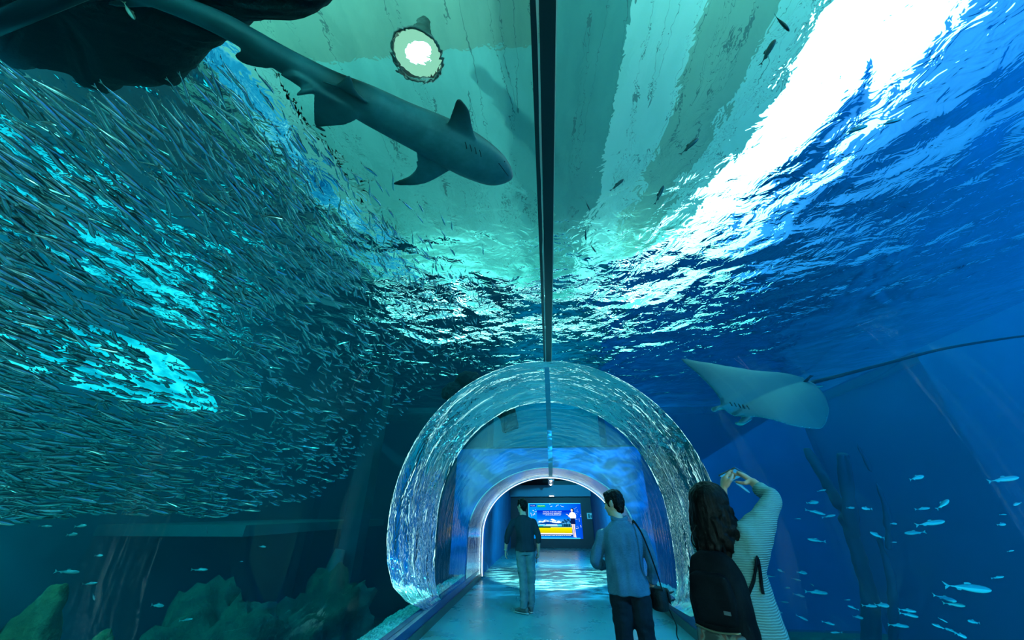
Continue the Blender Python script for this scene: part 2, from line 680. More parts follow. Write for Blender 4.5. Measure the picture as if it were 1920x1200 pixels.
slab('wall_housing_right', (2.66, 14.15, 0.5), (0.08, 5.9, 5.4), M_TANK_R)
slab('floor_tank_left', (-6.25, 6.5, WZ0 - 0.1), (8.5, 21.5, 0.2), M_SAND)
slab('floor_tank_right', (6.8, 6.5, WZ0 - 0.1), (9.4, 21.5, 0.2), M_SAND)

# the entrance room behind the viewer
M_ENT = plain('pale_entrance_wall', (0.75, 0.85, 0.85), 0.8)
slab('wall_entrance', (0, -8.6, 2.4), (8.8, 0.2, 5.4), M_ENT)
slab('wall_entrance_left', (-4.4, -6.3, 2.4), (0.2, 4.6, 5.4), M_ENT)
slab('wall_entrance_right', (4.4, -6.3, 2.4), (0.2, 4.6, 5.4), M_ENT)
slab('ceiling_entrance', (0, -6.3, 5.1), (8.8, 4.6, 0.2), M_ENT)
slab('floor_entrance', (0, -6.3, -0.1), (8.8, 4.6, 0.2), M_ENT)
M_DARKW = plain('dark_end_wall', (0.01, 0.03, 0.04), 0.7)
slab('wall_end_left', (-16.85, -4.2, 4.5), (28.2, 0.3, 15.0), M_DARKW)
slab('wall_end_right', (16.85, -4.2, 4.5), (28.2, 0.3, 15.0), M_DARKW)
slab('wall_end_top', (0, -4.2, 8.2), (5.5, 0.3, 7.6), M_DARKW)
slab('wall_end_bottom', (0, -4.2, -1.6), (5.5, 0.3, 3.1), M_DARKW)

# --- hall above the water
t = NT('stained_concrete')
v_ = t.coords((1.0, 0.22, 1.0))
f1 = t.noise(v_, 0.5, 3.0, 0.6)
f2 = t.noise(v_, 4.0, 4.0, 0.6)
c = t.ramp(f1, [(0.35, (0.34, 0.46, 0.40)), (0.5, (0.50, 0.62, 0.55)), (0.65, (0.62, 0.72, 0.62))])
c = t.mixc(0.3, c, t.ramp(f2, [(0.35, (0.25, 0.34, 0.3)), (0.65, (0.7, 0.78, 0.68))]))
M_CONC = t.done(t.bsdf(c, 0.8))
def concrete(name, dark, mid, light):
    t = NT(name)
    v_ = t.coords((1.0, 0.22, 1.0))
    f1 = t.noise(v_, 0.5, 3.0, 0.6)
    f2 = t.noise(v_, 4.0, 4.0, 0.6)
    c = t.ramp(f1, [(0.35, dark), (0.5, mid), (0.65, light)])
    c = t.mixc(0.25, c, t.ramp(f2, [(0.35, dark), (0.65, light)]))
    # dark drip lines running along the slab
    dr = t.noise(t.coords((2.2, 0.10, 1.0)), 1.0, 2.0, 0.5, 0.15)
    ln = t.math('LESS_THAN', t.math('ABSOLUTE', t.math('SUBTRACT', dr, 0.5)), 0.006)
    return t.done(t.bsdf(t.mixc(t.math('MULTIPLY', ln, 0.7), c, (0.05, 0.10, 0.10)), 0.8))


M_CONC = concrete('teal_concrete', (0.22, 0.47, 0.42), (0.28, 0.57, 0.51), (0.35, 0.65, 0.58))
M_CONC2 = concrete('dark_teal_concrete', (0.08, 0.24, 0.22), (0.11, 0.30, 0.27), (0.14, 0.35, 0.31))
M_CONC3 = concrete('pale_concrete', (0.45, 0.68, 0.60), (0.55, 0.76, 0.68), (0.65, 0.82, 0.74))
M_CONC4 = concrete('tan_concrete', (0.22, 0.34, 0.27), (0.29, 0.41, 0.32), (0.36, 0.48, 0.37))
slab('ceiling_hall_seam', (-3.0, 15.4, 10.15), (6.8, 23.0, 0.3), M_CONC)
slab('ceiling_hall_near', (-3.0, 0.25, 10.25), (6.8, 7.3, 0.5), M_CONC4)
slab('trim_beam', (1.25, 12, 9.9), (1.7, 34, 0.8), M_CONC2)
slab('ceiling_hall_pale', (3.0, 12, 10.15), (1.8, 34, 0.3), M_CONC3)
slab('ceiling_hall_tan', (4.7, 12, 10.15), (1.6, 34, 0.3), M_CONC4)
slab('ceiling_hall_edge', (6.05, 12, 10.15), (1.1, 34, 0.3), M_CONC3)
slab('ceiling_hall_right', (14.2, 12, 10.15), (3.4, 34, 0.3), concrete('cream_concrete', (0.62, 0.66, 0.40), (0.72, 0.76, 0.48), (0.8, 0.84, 0.55)))
slab('ceiling_hall_blue', (20.3, 12, 10.15), (8.8, 34, 0.3), plain('reflected_blue_ceiling', (0.01, 0.10, 0.32), 0.8))  # deep blue colour stands in for reflected water beyond the skylight
slab('ceiling_hall_left', (-17.0, 12, 10.15), (16, 34, 0.3), M_CONC)
slab('ceiling_hall_side', (-6.7, 12, 10.15), (0.8, 34, 0.3), M_CONC3)
M_SKYL = NT('blue_roof_glazing')
_v = M_SKYL.coords((1, 0.4, 1))
_e = M_SKYL.n('Emission', Strength=0.9)
M_SKYL.link(M_SKYL.ramp(M_SKYL.noise(_v, 1.3, 3.0, 0.6, 0.5), [(0.35, (0.0, 0.12, 0.30)), (0.5, (0.03, 0.45, 0.75)), (0.68, (0.4, 0.95, 1.0))]), _e.inputs['Color'])
M_SKYL = M_SKYL.done(_e.outputs[0])
slab('window_5', (-8.05, 12, 10.1), (1.9, 34, 0.1), M_SKYL)
slab('wall_hall_far', (3, 29.15, 6.6), (42, 0.3, 1.7), M_CONC)
slab('wall_hall_right', (24.6, 12, 8), (0.3, 34, 4.5), plain('reflected_blue_wall', (0.01, 0.10, 0.32), 0.8))  # same blue put in as the water reflection on the ceiling
slab('wall_hall_left', (-25.1, 12, 8), (0.3, 34, 4.5), M_CONC)
slab('floor_hall_right', (18.1, 12, 5.75), (12.9, 34, 0.3), M_CONC)
slab('floor_hall_left', (-17.9, 12, 5.75), (14.5, 34, 0.3), M_CONC)
slab('floor_hall_far', (0.5, 23.15, 5.75), (22.5, 11.9, 0.3), M_CONC)

# ------------------------------------------------------------------ pixel rays (1920 x 1200) used to survey positions
_cp, _sp = math.cos(YAW), math.sin(YAW)
_F = Vector((-_sp * math.cos(PITCH), _cp * math.cos(PITCH), math.sin(PITCH)))
_RT = Vector((_cp, _sp, 0))
_UP = _RT.cross(_F)
CAM = Vector((0, 0, CAM_Z))


def ray(u, v):
    return ((u - 960) * _RT + (600 - v) * _UP + FPX * _F).normalized()


def at_x(u, v, x):
    d = ray(u, v)
    return CAM + d * (x / d.x)


def at_y(u, v, y):
    d = ray(u, v)
    return CAM + d * (y / d.y)


def at_z(u, v, z):
    d = ray(u, v)
    return CAM + d * ((z - CAM_Z) / d.z)


def project(p):
    q = Vector(p) - CAM
    z = q.dot(_F)
    return 960 + FPX * q.dot(_RT) / z, 600 - FPX * q.dot(_UP) / z, z


def shell_exit(u, v):
    """distance at which a view ray leaves the wide front part of the tunnel"""
    d = ray(u, v)
    t = 1.0
    while t < 30:
        p = CAM + d * t
        if p.z > 1.47:
            q = (p.x / 2.76) ** 2 + ((p.z - 1.47) / 2.76) ** 2
        else:
            q = (p.x / 2.76) ** 2
        if q > 1 or p.y > 6.5:
            return t, p
        t += 0.03
    return t, p


# ------------------------------------------------------------------ glowing plate added on the left tank wall, imitating a reflection in the surface
M_GLOW_BAND = NT('reflection_glow')
_v = M_GLOW_BAND.coords((1, 0.5, 1.6))
_c = M_GLOW_BAND.ramp(M_GLOW_BAND.noise(_v, 1.6, 3.0, 0.6, 0.8), [(0.36, (0.01, 0.26, 0.36)), (0.5, (0.05, 0.55, 0.65)), (0.64, (0.55, 0.95, 1.0))])
_e = M_GLOW_BAND.n('Emission', Strength=2.0)
M_GLOW_BAND.link(_c, _e.inputs['Color'])
M_GLOW_BAND = M_GLOW_BAND.done(_e.outputs[0])
b = MB()
pts = [(1.0, 3.9), (5.4, 3.95), (8.0, 4.02), (9.6, 4.1), (10.2, 4.35), (9.9, 4.7), (9.0, 5.2), (8.0, 5.42), (6.5, 5.38), (4.5, 5.2), (1.0, 5.1)]
pts = [tuple(p) for p in spline(pts + [pts[0]], 60)][:-1]
b.loft([[(WX0 + 0.02, y, z) for y, z in pts], [(WX0 + 0.05, y, z) for y, z in pts]])
structure(b.build('glow_band', M_GLOW_BAND, smooth=False))

# ------------------------------------------------------------------ the screen on the far wall
SX, SY, SZ, SW, SH = 0.26, 19.985, 1.15, 2.62, 1.52


def scr(X, Y):
    """a place on the screen from 0..1 across and 0..1 down"""
    return SX - SW / 2 + X * SW, SZ + SH / 2 - Y * SH


screen = thing('advertising_screen', 'bright blue wide advertising screen with a yellow field on the dark far wall', 'screen', (SX, SY, SZ - SH / 2))


def flat(name, shapes, mats, layer, parent, midx=None):
    """thin plates on the screen, each a polygon of 0..1 points"""
    b = MB()
    y0 = -0.034 - 0.003 * layer
    for i, s in enumerate(shapes):
        pts = [scr(*q) for q in s]
        r0 = [(x - SX, y0 - 0.003, z - (SZ - SH / 2)) for x, z in pts]
        r1 = [(x - SX, y0, z - (SZ - SH / 2)) for x, z in pts]
        b.loft([r0, r1], mi=midx[i] if midx else 0)
    return b.build(name, mats, parent, smooth=False)


def rect(x0, y0, x1, y1):
    return [(x0, y0), (x1, y0), (x1, y1), (x0, y1)]


def glow(name, stops, axis, lo, hi, strength=1.0):
    t = NT(name)
    tc = t.n('TexCoord')
    sp = t.n('SeparateXYZ')
    t.link(tc.outputs['Object'], sp.inputs[0])
    e = t.n('Emission', Strength=strength)
    t.link(t.ramp(t.rng(sp.outputs[axis], lo, hi), stops), e.inputs['Color'])
    return t.done(e.outputs[0])


b = MB()
b.box((0, -0.015, SH / 2), (SW + 0.06, 0.03, SH + 0.06))
b.build('frame', plain('screen_frame', (0.004, 0.01, 0.03), 0.4), screen, False)
M_BG = glow('screen_blue', [(0.0, (0.0, 0.30, 0.95)), (0.55, (0.0, 0.24, 0.95)), (1.0, (0.0, 0.07, 0.75))], 0, -1.3, 1.3, 1.1)
M_SKY = glow('screen_sky', [(0.35, (0.10, 0.55, 1.0)), (0.6, (0.0, 0.20, 0.95)), (1.0, (0.0, 0.01, 0.62))], 2, 0.3, 1.2, 1.1)
E_WHITE = emitter('screen_white', (0.85, 0.97, 1.0), 1.25)
E_CYAN = emitter('screen_cyan', (0.05, 0.62, 1.0), 1.2)
E_NAVY = emitter('screen_navy', (0.0, 0.02, 0.22), 1.0)
E_GREEN = emitter('screen_green', (0.0, 0.55, 0.16), 1.0)
E_DKGREEN = emitter('screen_dark_green', (0.0, 0.07, 0.05), 1.0)
E_TREE = emitter('screen_tree', (0.0, 0.05, 0.14), 1.0)
E_YELLOW = glow('screen_field', [(0.0, (0.55, 0.48, 0.0)), (1.0, (0.85, 0.78, 0.0))], 2, 0.2, 0.5, 1.25)
E_SKIN = emitter('screen_skin', (0.95, 0.75, 0.68), 1.1)
E_HAIR = emitter('screen_hair', (0.004, 0.004, 0.02), 1.0)
E_SKIRT = emitter('screen_skirt', (0.003, 0.012, 0.09), 1.0)
E_BLUE = emitter('screen_tag_blue', (0.0, 0.04, 0.5), 1.0)

flat('display', [rect(0, 0, 1, 1)], M_BG, 0, screen)
px = lambda X, Y: ((X - 90) / 1480, (Y - 140) / 990)


def prect(x0, y0, x1, y1):
    return rect(*px(x0, y0), *px(x1, y1))


flat('border', [rect(0, 0, 1, 0.02), rect(0.0, 0.02, 0.012, 1), rect(0.2, 0.975, 0.95, 1.0)], E_CYAN, 1, screen)
flat('picture', [prect(330, 345, 1292, 985)], M_SKY, 1, screen)
cl = []
r2 = random.Random(3)
for k in range(46):
    x = r2.uniform(380, 1010)
    env = 60 + 75 * math.exp(-((x - 545) / 70) ** 2) + 80 * math.exp(-((x - 760) / 70) ** 2)
    y = 705 - r2.uniform(0.05, 0.8) * env
    a, h = r2.uniform(16, 42), r2.uniform(9, 20)
    cl.append([px(x + a * math.cos(q) * (1 + 0.2 * math.sin(3 * q + k)), y + h * math.sin(q)) for q in [2 * PI * i / 12 for i in range(12)]])
flat('cloud', cl, E_WHITE, 2, screen)
flat('mountain', [[px(*q) for q in ((345, 720), (420, 705), (500, 690), (560, 672), (580, 660), (640, 668), (700, 672), (730, 676), (760, 695), (850, 705), (1020, 710), (1020, 745), (345, 745))]], emitter('screen_mountain', (0.0, 0.06, 0.42), 1.0), 3, screen)
flat('lake', [prect(345, 740, 1020, 795)], E_CYAN, 3, screen)
flat('lake_glint', [prect(390, 738, 540, 748), prect(575, 742, 885, 762), prect(500, 780, 910, 792)], E_WHITE, 4, screen)
flat('field', [prect(330, 822, 1292, 978)], E_YELLOW, 3, screen)
flat('hedge', [prect(330, 795, 700, 836), prect(700, 800, 1292, 816)], E_DKGREEN, 4, screen)
tr = []
for k in range(9):
    x = 1035 + k * 28 + r2.uniform(-8, 8)
    top = r2.uniform(600, 670)
    tr.append(prect(x - 4, top, x + 4, 800))
    for q in range(6):
        a = r2.uniform(0, 2 * PI)
        cx, cy = x + 20 * math.cos(a), top + 24 * math.sin(a) + 14
        tr.append([px(cx + 16 * math.cos(w), cy + 12 * math.sin(w)) for w in [2 * PI * i / 8 for i in range(8)]])
    tr.append(prect(x - 16, 730, x + 16, 798))
flat('palm_grove', tr, E_TREE, 5, screen)
flat('lower_glow', [prect(330, 980, 1292, 1016)], E_WHITE, 2, screen)
flat('caption_bar', [prect(330, 1018, 1290, 1062)], E_NAVY, 3, screen)
dash = []
x = 350
while x < 1255:
    w = r2.choice((16, 24, 34, 46))
    dash.append(prect(x, 1034, min(x + w, 1262), 1049))
    x += w + r2.choice((6, 6, 14))
flat('caption_text', dash, E_WHITE, 4, screen)


def glyphs(x0, x1, y0, y1, gap):
    """blurred block lettering: square syllables of short strokes set close"""
    out = []
    x = x0
    h = y1 - y0
    t = h * 0.13
    while x < x1 - h * 0.8:
        w = h * 0.86
        k = r2.randrange(4)
        low = r2.random() < 0.5
        b_ = y0 + h * (0.52 if low else 0.92)
        if k != 1:
            out.append(prect(x, y0 + t * .5, x + w * 0.55, y0 + t * 1.5))
        if k in (1, 2, 3):
            out.append(prect(x, y0 + t, x + t, b_))
        if k in (1, 2):
            out.append(prect(x, b_ - t, x + w * 0.55, b_))
        if k in (0, 2):
            out.append(prect(x + w * 0.55 - t, y0 + t, x + w * 0.55, b_))
        out.append(prect(x + w * 0.74, y0, x + w * 0.74 + t, y0 + h * (0.6 if low else 1.0)))
        if k < 3:
            yy = y0 + h * 0.28
            out.append(prect(x + w * 0.74, yy, x + w * 0.98, yy + t * .8))
        if low:
            out.append(prect(x + w * 0.2, y1 - h * 0.32, x + w * 0.85, y1 - h * 0.32 + t))
            out.append(prect(x + w * 0.85 - t, y1 - h * 0.32, x + w * 0.85, y1))
            if k % 2:
                out.append(prect(x + w * 0.2, y1 - t, x + w * 0.85, y1))
        x += w * 1.16
        if r2.random() < 0.25:
            x += gap
    return out


flat('title_text', glyphs(505, 1052, 374, 404, 12) + glyphs(500, 1052, 424, 466, 14) + [prect(570 + k * 31, 484, 570 + k * 31 + 18, 491) for k in range(14)], E_WHITE, 4, screen)
flat('blue_tag', [[px(*q) for q in ((140, 176), (300, 176), (322, 190), (300, 240), (140, 240))]], E_BLUE, 2, screen)
flat('green_tag', [prect(345, 188, 578, 256)], E_GREEN, 2, screen)
flat('tag_text', glyphs(155, 292, 202, 226, 4) + glyphs(365, 560, 204, 228, 6), E_WHITE, 3, screen)
sw = []
for (x0, y0, x1, y1) in ((720, 235, 775, 222), (870, 240, 910, 195), (910, 195, 955, 190), (1000, 205, 1040, 235), (1030, 225, 1095, 245), (690, 165, 720, 170)):
    sw.append([px(x0, y0), px(x1, y1 - 4), px(x1 + 3, y1 + 5), px(x0 + 5, y0 + 9)])
for k in range(44):
    left = r2.random() < 0.45
    x = r2.uniform(130, 320) if left else r2.uniform(1380, 1560)
    y = r2.uniform(290, 560) if left else r2.uniform(250, 950)
    s = r2.choice((4, 6, 9))
    sw.append([px(x + s * math.cos(w), y + 1.3 * s * math.sin(w)) for w in [2 * PI * i / 8 for i in range(8)]])
flat('water_splash', sw, E_WHITE, 2, screen)
ell = lambda cx, cy, a, h: [px(cx + a * math.cos(w), cy + h * math.sin(w)) for w in [2 * PI * i / 14 for i in range(14)]]
flat('presenter_hair', [ell(1325, 335, 42, 50), [px(1335, 330), px(1366, 340), px(1362, 400), px(1345, 405)]], E_HAIR, 6, screen)
flat('presenter_face', [ell(1312, 345, 28, 40), prect(1303, 375, 1330, 405)], E_SKIN, 7, screen)
flat('presenter_arm', [[px(1140, 452), px(1180, 450), px(1225, 500), px(1245, 545), px(1225, 545), px(1195, 490)]], E_SKIN, 7, screen)
flat('presenter_leg', [[px(1272, 725), px(1312, 725), px(1330, 900), px(1345, 1075), px(1318, 1090), px(1308, 920)]], E_SKIN, 7, screen)
flat('presenter_leg', [[px(1322, 725), px(1375, 725), px(1372, 900), px(1385, 1075), px(1400, 1092), px(1350, 1092), px(1345, 900)]], E_SKIN, 7, screen)
flat('presenter_blouse', [[px(*q) for q in ((1290, 398), (1340, 398), (1400, 420), (1424, 500), (1415, 560), (1390, 575), (1262, 575), (1240, 520), (1215, 500), (1250, 425))]], E_WHITE, 8, screen)
flat('presenter_skirt', [[px(*q) for q in ((1262, 570), (1385, 570), (1394, 735), (1258, 725))]], E_SKIRT, 9, screen)

# sign, emergency-light box and ceiling pipes of the far room
sign = thing('wall_sign', 'small white square sign on the dark far wall beside the screen', 'sign', (2.0, 19.99, 1.35))
b = MB(); b.box((-0.02, -0.012, 0), (0.26, 0.02, 0.26)); b.build('plate', plain('white_sign_plate', (0.75, 0.85, 0.85), 0.5), sign, False)
b = MB(); b.box((-0.055, -0.026, 0), (0.07, 0.006, 0.17)); b.box((0.045, -0.026, -0.02), (0.05, 0.006, 0.11)); b.build('pictogram', plain('dark_pictogram', (0.05, 0.1, 0.12), 0.5), sign, False)
M_PIPE = plain('grey_duct', (0.10, 0.16, 0.2), 0.45)
for k, yy in enumerate((13.0, 14.2, 15.4, 16.6, 17.8)):
    b = MB(); b.box((0, 0, 0), (4.0, 0.10, 0.12))
    o = b.build('ceiling_joist', M_PIPE, smooth=False); o.location = (0.08, yy, 2.93)
    structure(o)
d = thing('ceiling_duct', 'grey duct running along the black ceiling behind the portal', 'duct', (0.12, 15.5, 2.74))
b = MB(); b.box((0, 0, 0), (0.22, 6.5, 0.2)); b.build('duct_body', M_PIPE, d, False)
for yy in (-2.6, 0, 2.6):
    b = MB(); b.box((0, yy, 0), (0.25, 0.05, 0.23)); b.build('duct_collar', M_PIPE, d, False)
for k, yy in enumerate((15.0, 17.2)):
    f = thing('ceiling_light', ['small white ceiling lamp glowing nearest the portal', 'small white ceiling lamp glowing deeper in the far room'][k], 'light', (0.12, yy, 2.6))
    b = MB(); b.tube([(0, 0, 0.05), (0, 0, 0.0)], 0.05, 12); b.build('housing', M_PIPE, f)
    b = MB(); b.ball((0, 0, -0.01), (0.045, 0.045, 0.03)); b.build('bulb', emitter('lamp_bulb', (0.9, 1, 0.95), 25), f)
f = thing('soffit_light', 'small white lamp set in the pale beam above the screen', 'light', (0.15, 19.58, 2.22))
b = MB(); b.box((0, 0, 0), (0.30, 0.05, 0.05)); b.build('housing', M_PIPE, f, False)
b = MB(); b.box((0, -0.03, 0), (0.22, 0.03, 0.035)); b.build('bulb', emitter('soffit_bulb', (0.9, 1, 0.95), 8), f, False)
lamp('corridor_fill', 'SPOT', (0.9, 13.2, 2.7), (0.1, 17.5, 0.0), 1000, (0.03, 0.62, 1.0), 0.05, 140)  # unseen cyan spot added to light the corridor walls

# hanging flood lamp over the water, seen through the surface
HL = (-2.1, 3.08, 8.4)
hl = thing('flood_lamp', 'round bright flood lamp hanging from the pale ceiling above the water', 'lamp', HL)
M_LAMPBODY = plain('dark_lamp_metal', (0.03, 0.06, 0.055), 0.4)
b = MB(); b.tube([(0, -0.05, 0.95), (0, -0.05, 0.62)], 0.14, 16); b.tube([(0, -0.05, 0.62), (0, 0, 0.3)], [0.2, 0.22], 18); b.build('lamp_body', M_LAMPBODY, hl)
b = MB(); b.tube([(0, 0, 0.32), (0, 0.02, 0.2), (0, 0.05, 0.0)], [0.2, 0.36, 0.47], 24, caps=False)
b.tube([(0.47 * math.cos(a), 0.05 + 0.47 * math.sin(a), 0.0) for a in np.linspace(0, 2 * PI, 33)], 0.028, 8); b.build('lamp_shade', M_LAMPBODY, hl)
b = MB(); b.tube([(0, 0.045, 0.07), (0, 0.05, 0.04)], 0.44, 24); b.build('lens', emitter('flood_lens', (0.62, 0.85, 0.60), 0.9), hl)
b = MB(); b.ball((0.03, -0.05, 0.03), (0.27, 0.22, 0.05)); b.build('bulb', emitter('flood_bulb', (0.95, 1.0, 0.85), 5.0), hl)

# ------------------------------------------------------------------ rocks, pillar, ledge and gravel in the tank
def rock_mat(name, c1, c2, scale=6.0):
    return mottled(name, c1, c2, scale, 0.95, 0.8, scale * 3, 0.05)


M_ROCK = rock_mat('brown_reef_rock', (0.03, 0.018, 0.007), (0.12, 0.07, 0.025), 3.0)
M_MOSS = rock_mat('green_reef_rock', (0.004, 0.02, 0.016), (0.015, 0.05, 0.03), 3.0)
M_BLACKROCK = rock_mat('black_rock', (0.002, 0.008, 0.010), (0.007, 0.018, 0.021), 2.5)


def boulder(name, c, r, mat, label, seed, amp=0.55, freq=1.1, parent=None, sub=5, cat='rock'):
    bm = bmesh.new()
    bmesh.ops.create_icosphere(bm, subdivisions=sub, radius=1.0)
    off = Vector((seed * 7.3, seed * 3.1, seed * 1.7))
    rm = min(r)
    for v in bm.verts:
        q = Vector((v.co.x * r[0], v.co.y * r[1], v.co.z * r[2]))
        p = q * freq * 1.8 + off
        k = amp * rm * (mnoise.noise(p) + 0.55 * mnoise.noise(p * 2.3) + 0.3 * mnoise.noise(p * 5.1) + 0.16 * mnoise.noise(p * 11))
        v.co = q + Vector((v.co.x, v.co.y, v.co.z)) * k
    me = bpy.data.meshes.new(name)
    bm.to_mesh(me)
    bm.free()
    o = link(name, me, mat, parent, True)
    o.location = c
    tag(o, label, cat)
    return o


boulder('reef_rock', (-5.6, 3.3, -0.45), (0.50, 0.36, 1.75), M_ROCK, 'tall brown reef rock standing highest at the edge of the dark tank', 1)
boulder('reef_rock', (-5.05, 3.95, -0.65), (0.36, 0.25, 1.55), M_ROCK, 'brown reef rock with a knobbly top leaning on the tallest one', 2)
boulder('reef_rock', (-5.1, 4.75, -0.95), (0.36, 0.3, 1.3), M_ROCK, 'low brown reef rock nearest the open floor of the dark tank', 3)
boulder('reef_rock', (-5.2, 6.5, -1.7), (1.1, 1.1, 1.9), M_MOSS, 'mossy green rock mound rising from the dark tank floor', 4, 0.5)
boulder('reef_rock', (-5.0, 9.4, -1.6), (1.0, 1.2, 1.75), M_MOSS, 'dim green rock mound near the dark pillar', 5, 0.5)

# rock shelf overhead, hanging out over the water from the rim
outl = [(-500, 60), (-200, 105), (0, 122), (40, 130), (85, 124), (112, 126), (140, 140), (165, 162), (205, 174), (232, 163), (250, 158), (285, 165), (330, 160),
        (345, 142), (362, 132), (368, 106), (408, 88), (430, 78), (470, 50), (480, 36), (502, 40), (530, 28), (560, 33), (592, 28), (612, 16), (642, -4), (700, -40), (720, -150), (600, -420), (200, -700), (-300, -500)]
ZR = 5.55
ol = [at_z(*p, ZR) for p in outl]
dense = []
for i in range(len(ol)):
    a, c = ol[i], ol[(i + 1) % len(ol)]
    m = max(2, int((c - a).length / 0.035))
    m = min(m, 40)
    for k in range(m):
        p = a.lerp(c, k / m)
        dense.append(Vector((p.x + 0.035 * mnoise.noise(p * 7) + 0.014 * mnoise.noise(p * 21), p.y + 0.035 * mnoise.noise(p * 7 + Vector((5, 5, 5))) + 0.014 * mnoise.noise(p * 21 + Vector((5, 5, 5))), p.z)))
cen = sum(dense, Vector()) / len(dense)
rings = []
for s, dz in ((0.02, -0.34), (0.25, -0.32), (0.5, -0.28), (0.72, -0.22), (0.88, -0.14), (0.97, -0.05), (1.0, 0.05), (1.0, 0.75), (0.6, 0.9), (0.02, 0.95)):
    rg = []
    for p in dense:
        q = cen.lerp(p, s)
        n_ = mnoise.noise(q * 2.1) * 0.13 + mnoise.noise(q * 5.3) * 0.09 + mnoise.noise(q * 13) * 0.04
        q.z = ZR + dz + (n_ * min(1.0, (1 - s) * 6) if s < 1 else 0)
        rg.append(q)
    rings.append(rg)
b = MB()
b.loft(rings)
o = b.build('rock_overhang', M_BLACKROCK)
tag(o, 'huge dark rock overhang above the fish school at the top corner', 'rock')
bp = thing('steel_beam', 'straight dark blue beam crossing under the rock overhang at the very corner', 'beam', at_z(70, 30, 4.45))
p0, p1 = at_z(-160, 110, 4.45) - bp.location, at_z(230, -55, 4.45) - bp.location
b = MB(); b.tube([p0, p1], 0.055, 12); b.build('beam_tube', plain('blue_grey_steel', (0.003, 0.012, 0.02), 0.4), bp)
b = MB(); b.tube([p0.lerp(p1, 0.86), p0.lerp(p1, 0.90)], 0.075, 12); b.build('beam_collar', plain('blue_grey_collar', (0.002, 0.009, 0.016), 0.4), bp)

# dark outcrop standing on the roof of the far housing
b = MB()
r3 = random.Random(11)
for (u, v, s) in ((960, 712, .34), (962, 742, .3), (925, 722, .5), (900, 745, .5), (880, 715, .5), (865, 765, .32), (935, 775, .22), (850, 735, .42), (905, 775, .3), (842, 782, .2), (820, 800, .14), (800, 814, .09)):
    p = at_y(u, v, 7.75 + r3.uniform(-0.12, 0.12))
    s *= 0.62
    b.ball(p, (s, s * 0.9, s * 0.8), 14, 10)
b.tube([at_y(905, 760, 7.75), at_y(850, 785, 7.8), at_y(790, 818, 7.9)], [0.22, 0.11, 0.025], 12)
b.tube([(-0.75, 7.8, 3.12), (-0.9, 7.8, 3.6), (-1.0, 7.75, 4.0)], [0.16, 0.22, 0.3], 14)
o = b.fused('rock_outcrop', M_BLACKROCK, None, 0.04, 2, lambda c: 0.06 * mnoise.noise(c * 5) + 0.035 * mnoise.noise(c * 12))
tag(o, 'dark jagged rock with a pointed arm perched above the bright ring', 'rock')

# pillar and ledge on the left side
M_LEDGE = mottled('pale_ledge', (0.02, 0.06, 0.065), (0.03, 0.075, 0.08), 1.5, 0.8, 0.1)
M_PILLAR = mottled('dark_pillar', (0.004, 0.02, 0.03), (0.008, 0.03, 0.04), 2.0, 0.8, 0.1)
b = MB(); b.box((-8.65, 12.2, 1.15), (3.7, 7.5, 0.22))
structure(b.build('trim_ledge', M_LEDGE, smooth=False))
b = MB(); b.box((-5.9, 11.8, 1.85), (0.55, 0.55, 8.1)); structure(b.build('column_tank', M_PILLAR, smooth=False))
b = MB(); b.tube([(-6.0, 11.1, -2.2), (-5.95, 11.1, 0.2), (-5.9, 11.15, 0.6)], [0.22, 0.2, 0.14], 12)
o = b.build('post', M_LEDGE); tag(o, 'short pale post standing in front of the dark tank pillar', 'post')


# solid shape added to imitate a dark reflection in the pane
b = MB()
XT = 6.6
def dark_reflection(pts, r):
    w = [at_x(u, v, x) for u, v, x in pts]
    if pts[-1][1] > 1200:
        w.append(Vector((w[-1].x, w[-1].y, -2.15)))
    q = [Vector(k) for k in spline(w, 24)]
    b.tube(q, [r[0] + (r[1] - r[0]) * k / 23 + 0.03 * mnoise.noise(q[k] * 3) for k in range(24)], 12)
dark_reflection([(1512, 842, XT + .3), (1550, 905, XT + .1), (1590, 985, XT), (1615, 1060, XT), (1632, 1130, XT), (1636, 1260, XT)], (0.10, 0.19))
dark_reflection([(1580, 850, XT), (1590, 930, XT), (1600, 1000, XT)], (0.12, 0.14))
dark_reflection([(1646, 1005, XT), (1664, 1060, XT), (1675, 1130, XT), (1680, 1260, XT)], (0.05, 0.10))
dark_reflection([(1606, 830, XT), (1640, 900, XT), (1660, 950, XT), (1668, 1030, XT)], (0.02, 0.06))
o = b.fused('reflection_shape', plain('deep_blue_reflection', (0.002, 0.018, 0.06), 0.9), None, 0.035, 3, lambda c: 0.02 * mnoise.noise(c * 6))
tag(o, 'added tall dark shape imitating a reflection in the blue water below the manta', 'dark_reflection')


# gravel bank beside the kerb, outside the pane
def gravel(name, x0, x1, y0, y1, side, label):
    nxg, nyg = 70, 260
    v = []
    for j in range(nyg + 1):
        for i in range(nxg + 1):
            fx = i / nxg
            x = x0 + (x1 - x0) * fx
            y = y0 + (y1 - y0) * j / nyg
            p = Vector((x * 14, y * 14, 0))
            z = 0.17 - 0.55 * fx ** 1.6 + 0.045 * mnoise.noise(p) + 0.03 * mnoise.noise(p * 2.2) + 0.07 * mnoise.noise(p * 0.12)
            v.append((x + 0.01 * mnoise.noise(p * 1.7), y, min(z, 0.2)))
    f = []
    for j in range(nyg):
        for i in range(nxg):
            a = j * (nxg + 1) + i
            f.append((a, a + 1, a + nxg + 2, a + nxg + 1))
    o = mesh(name, v, f, M_GRAVEL, None, False)
    tag(o, label, 'gravel', None, 'stuff')
    return o


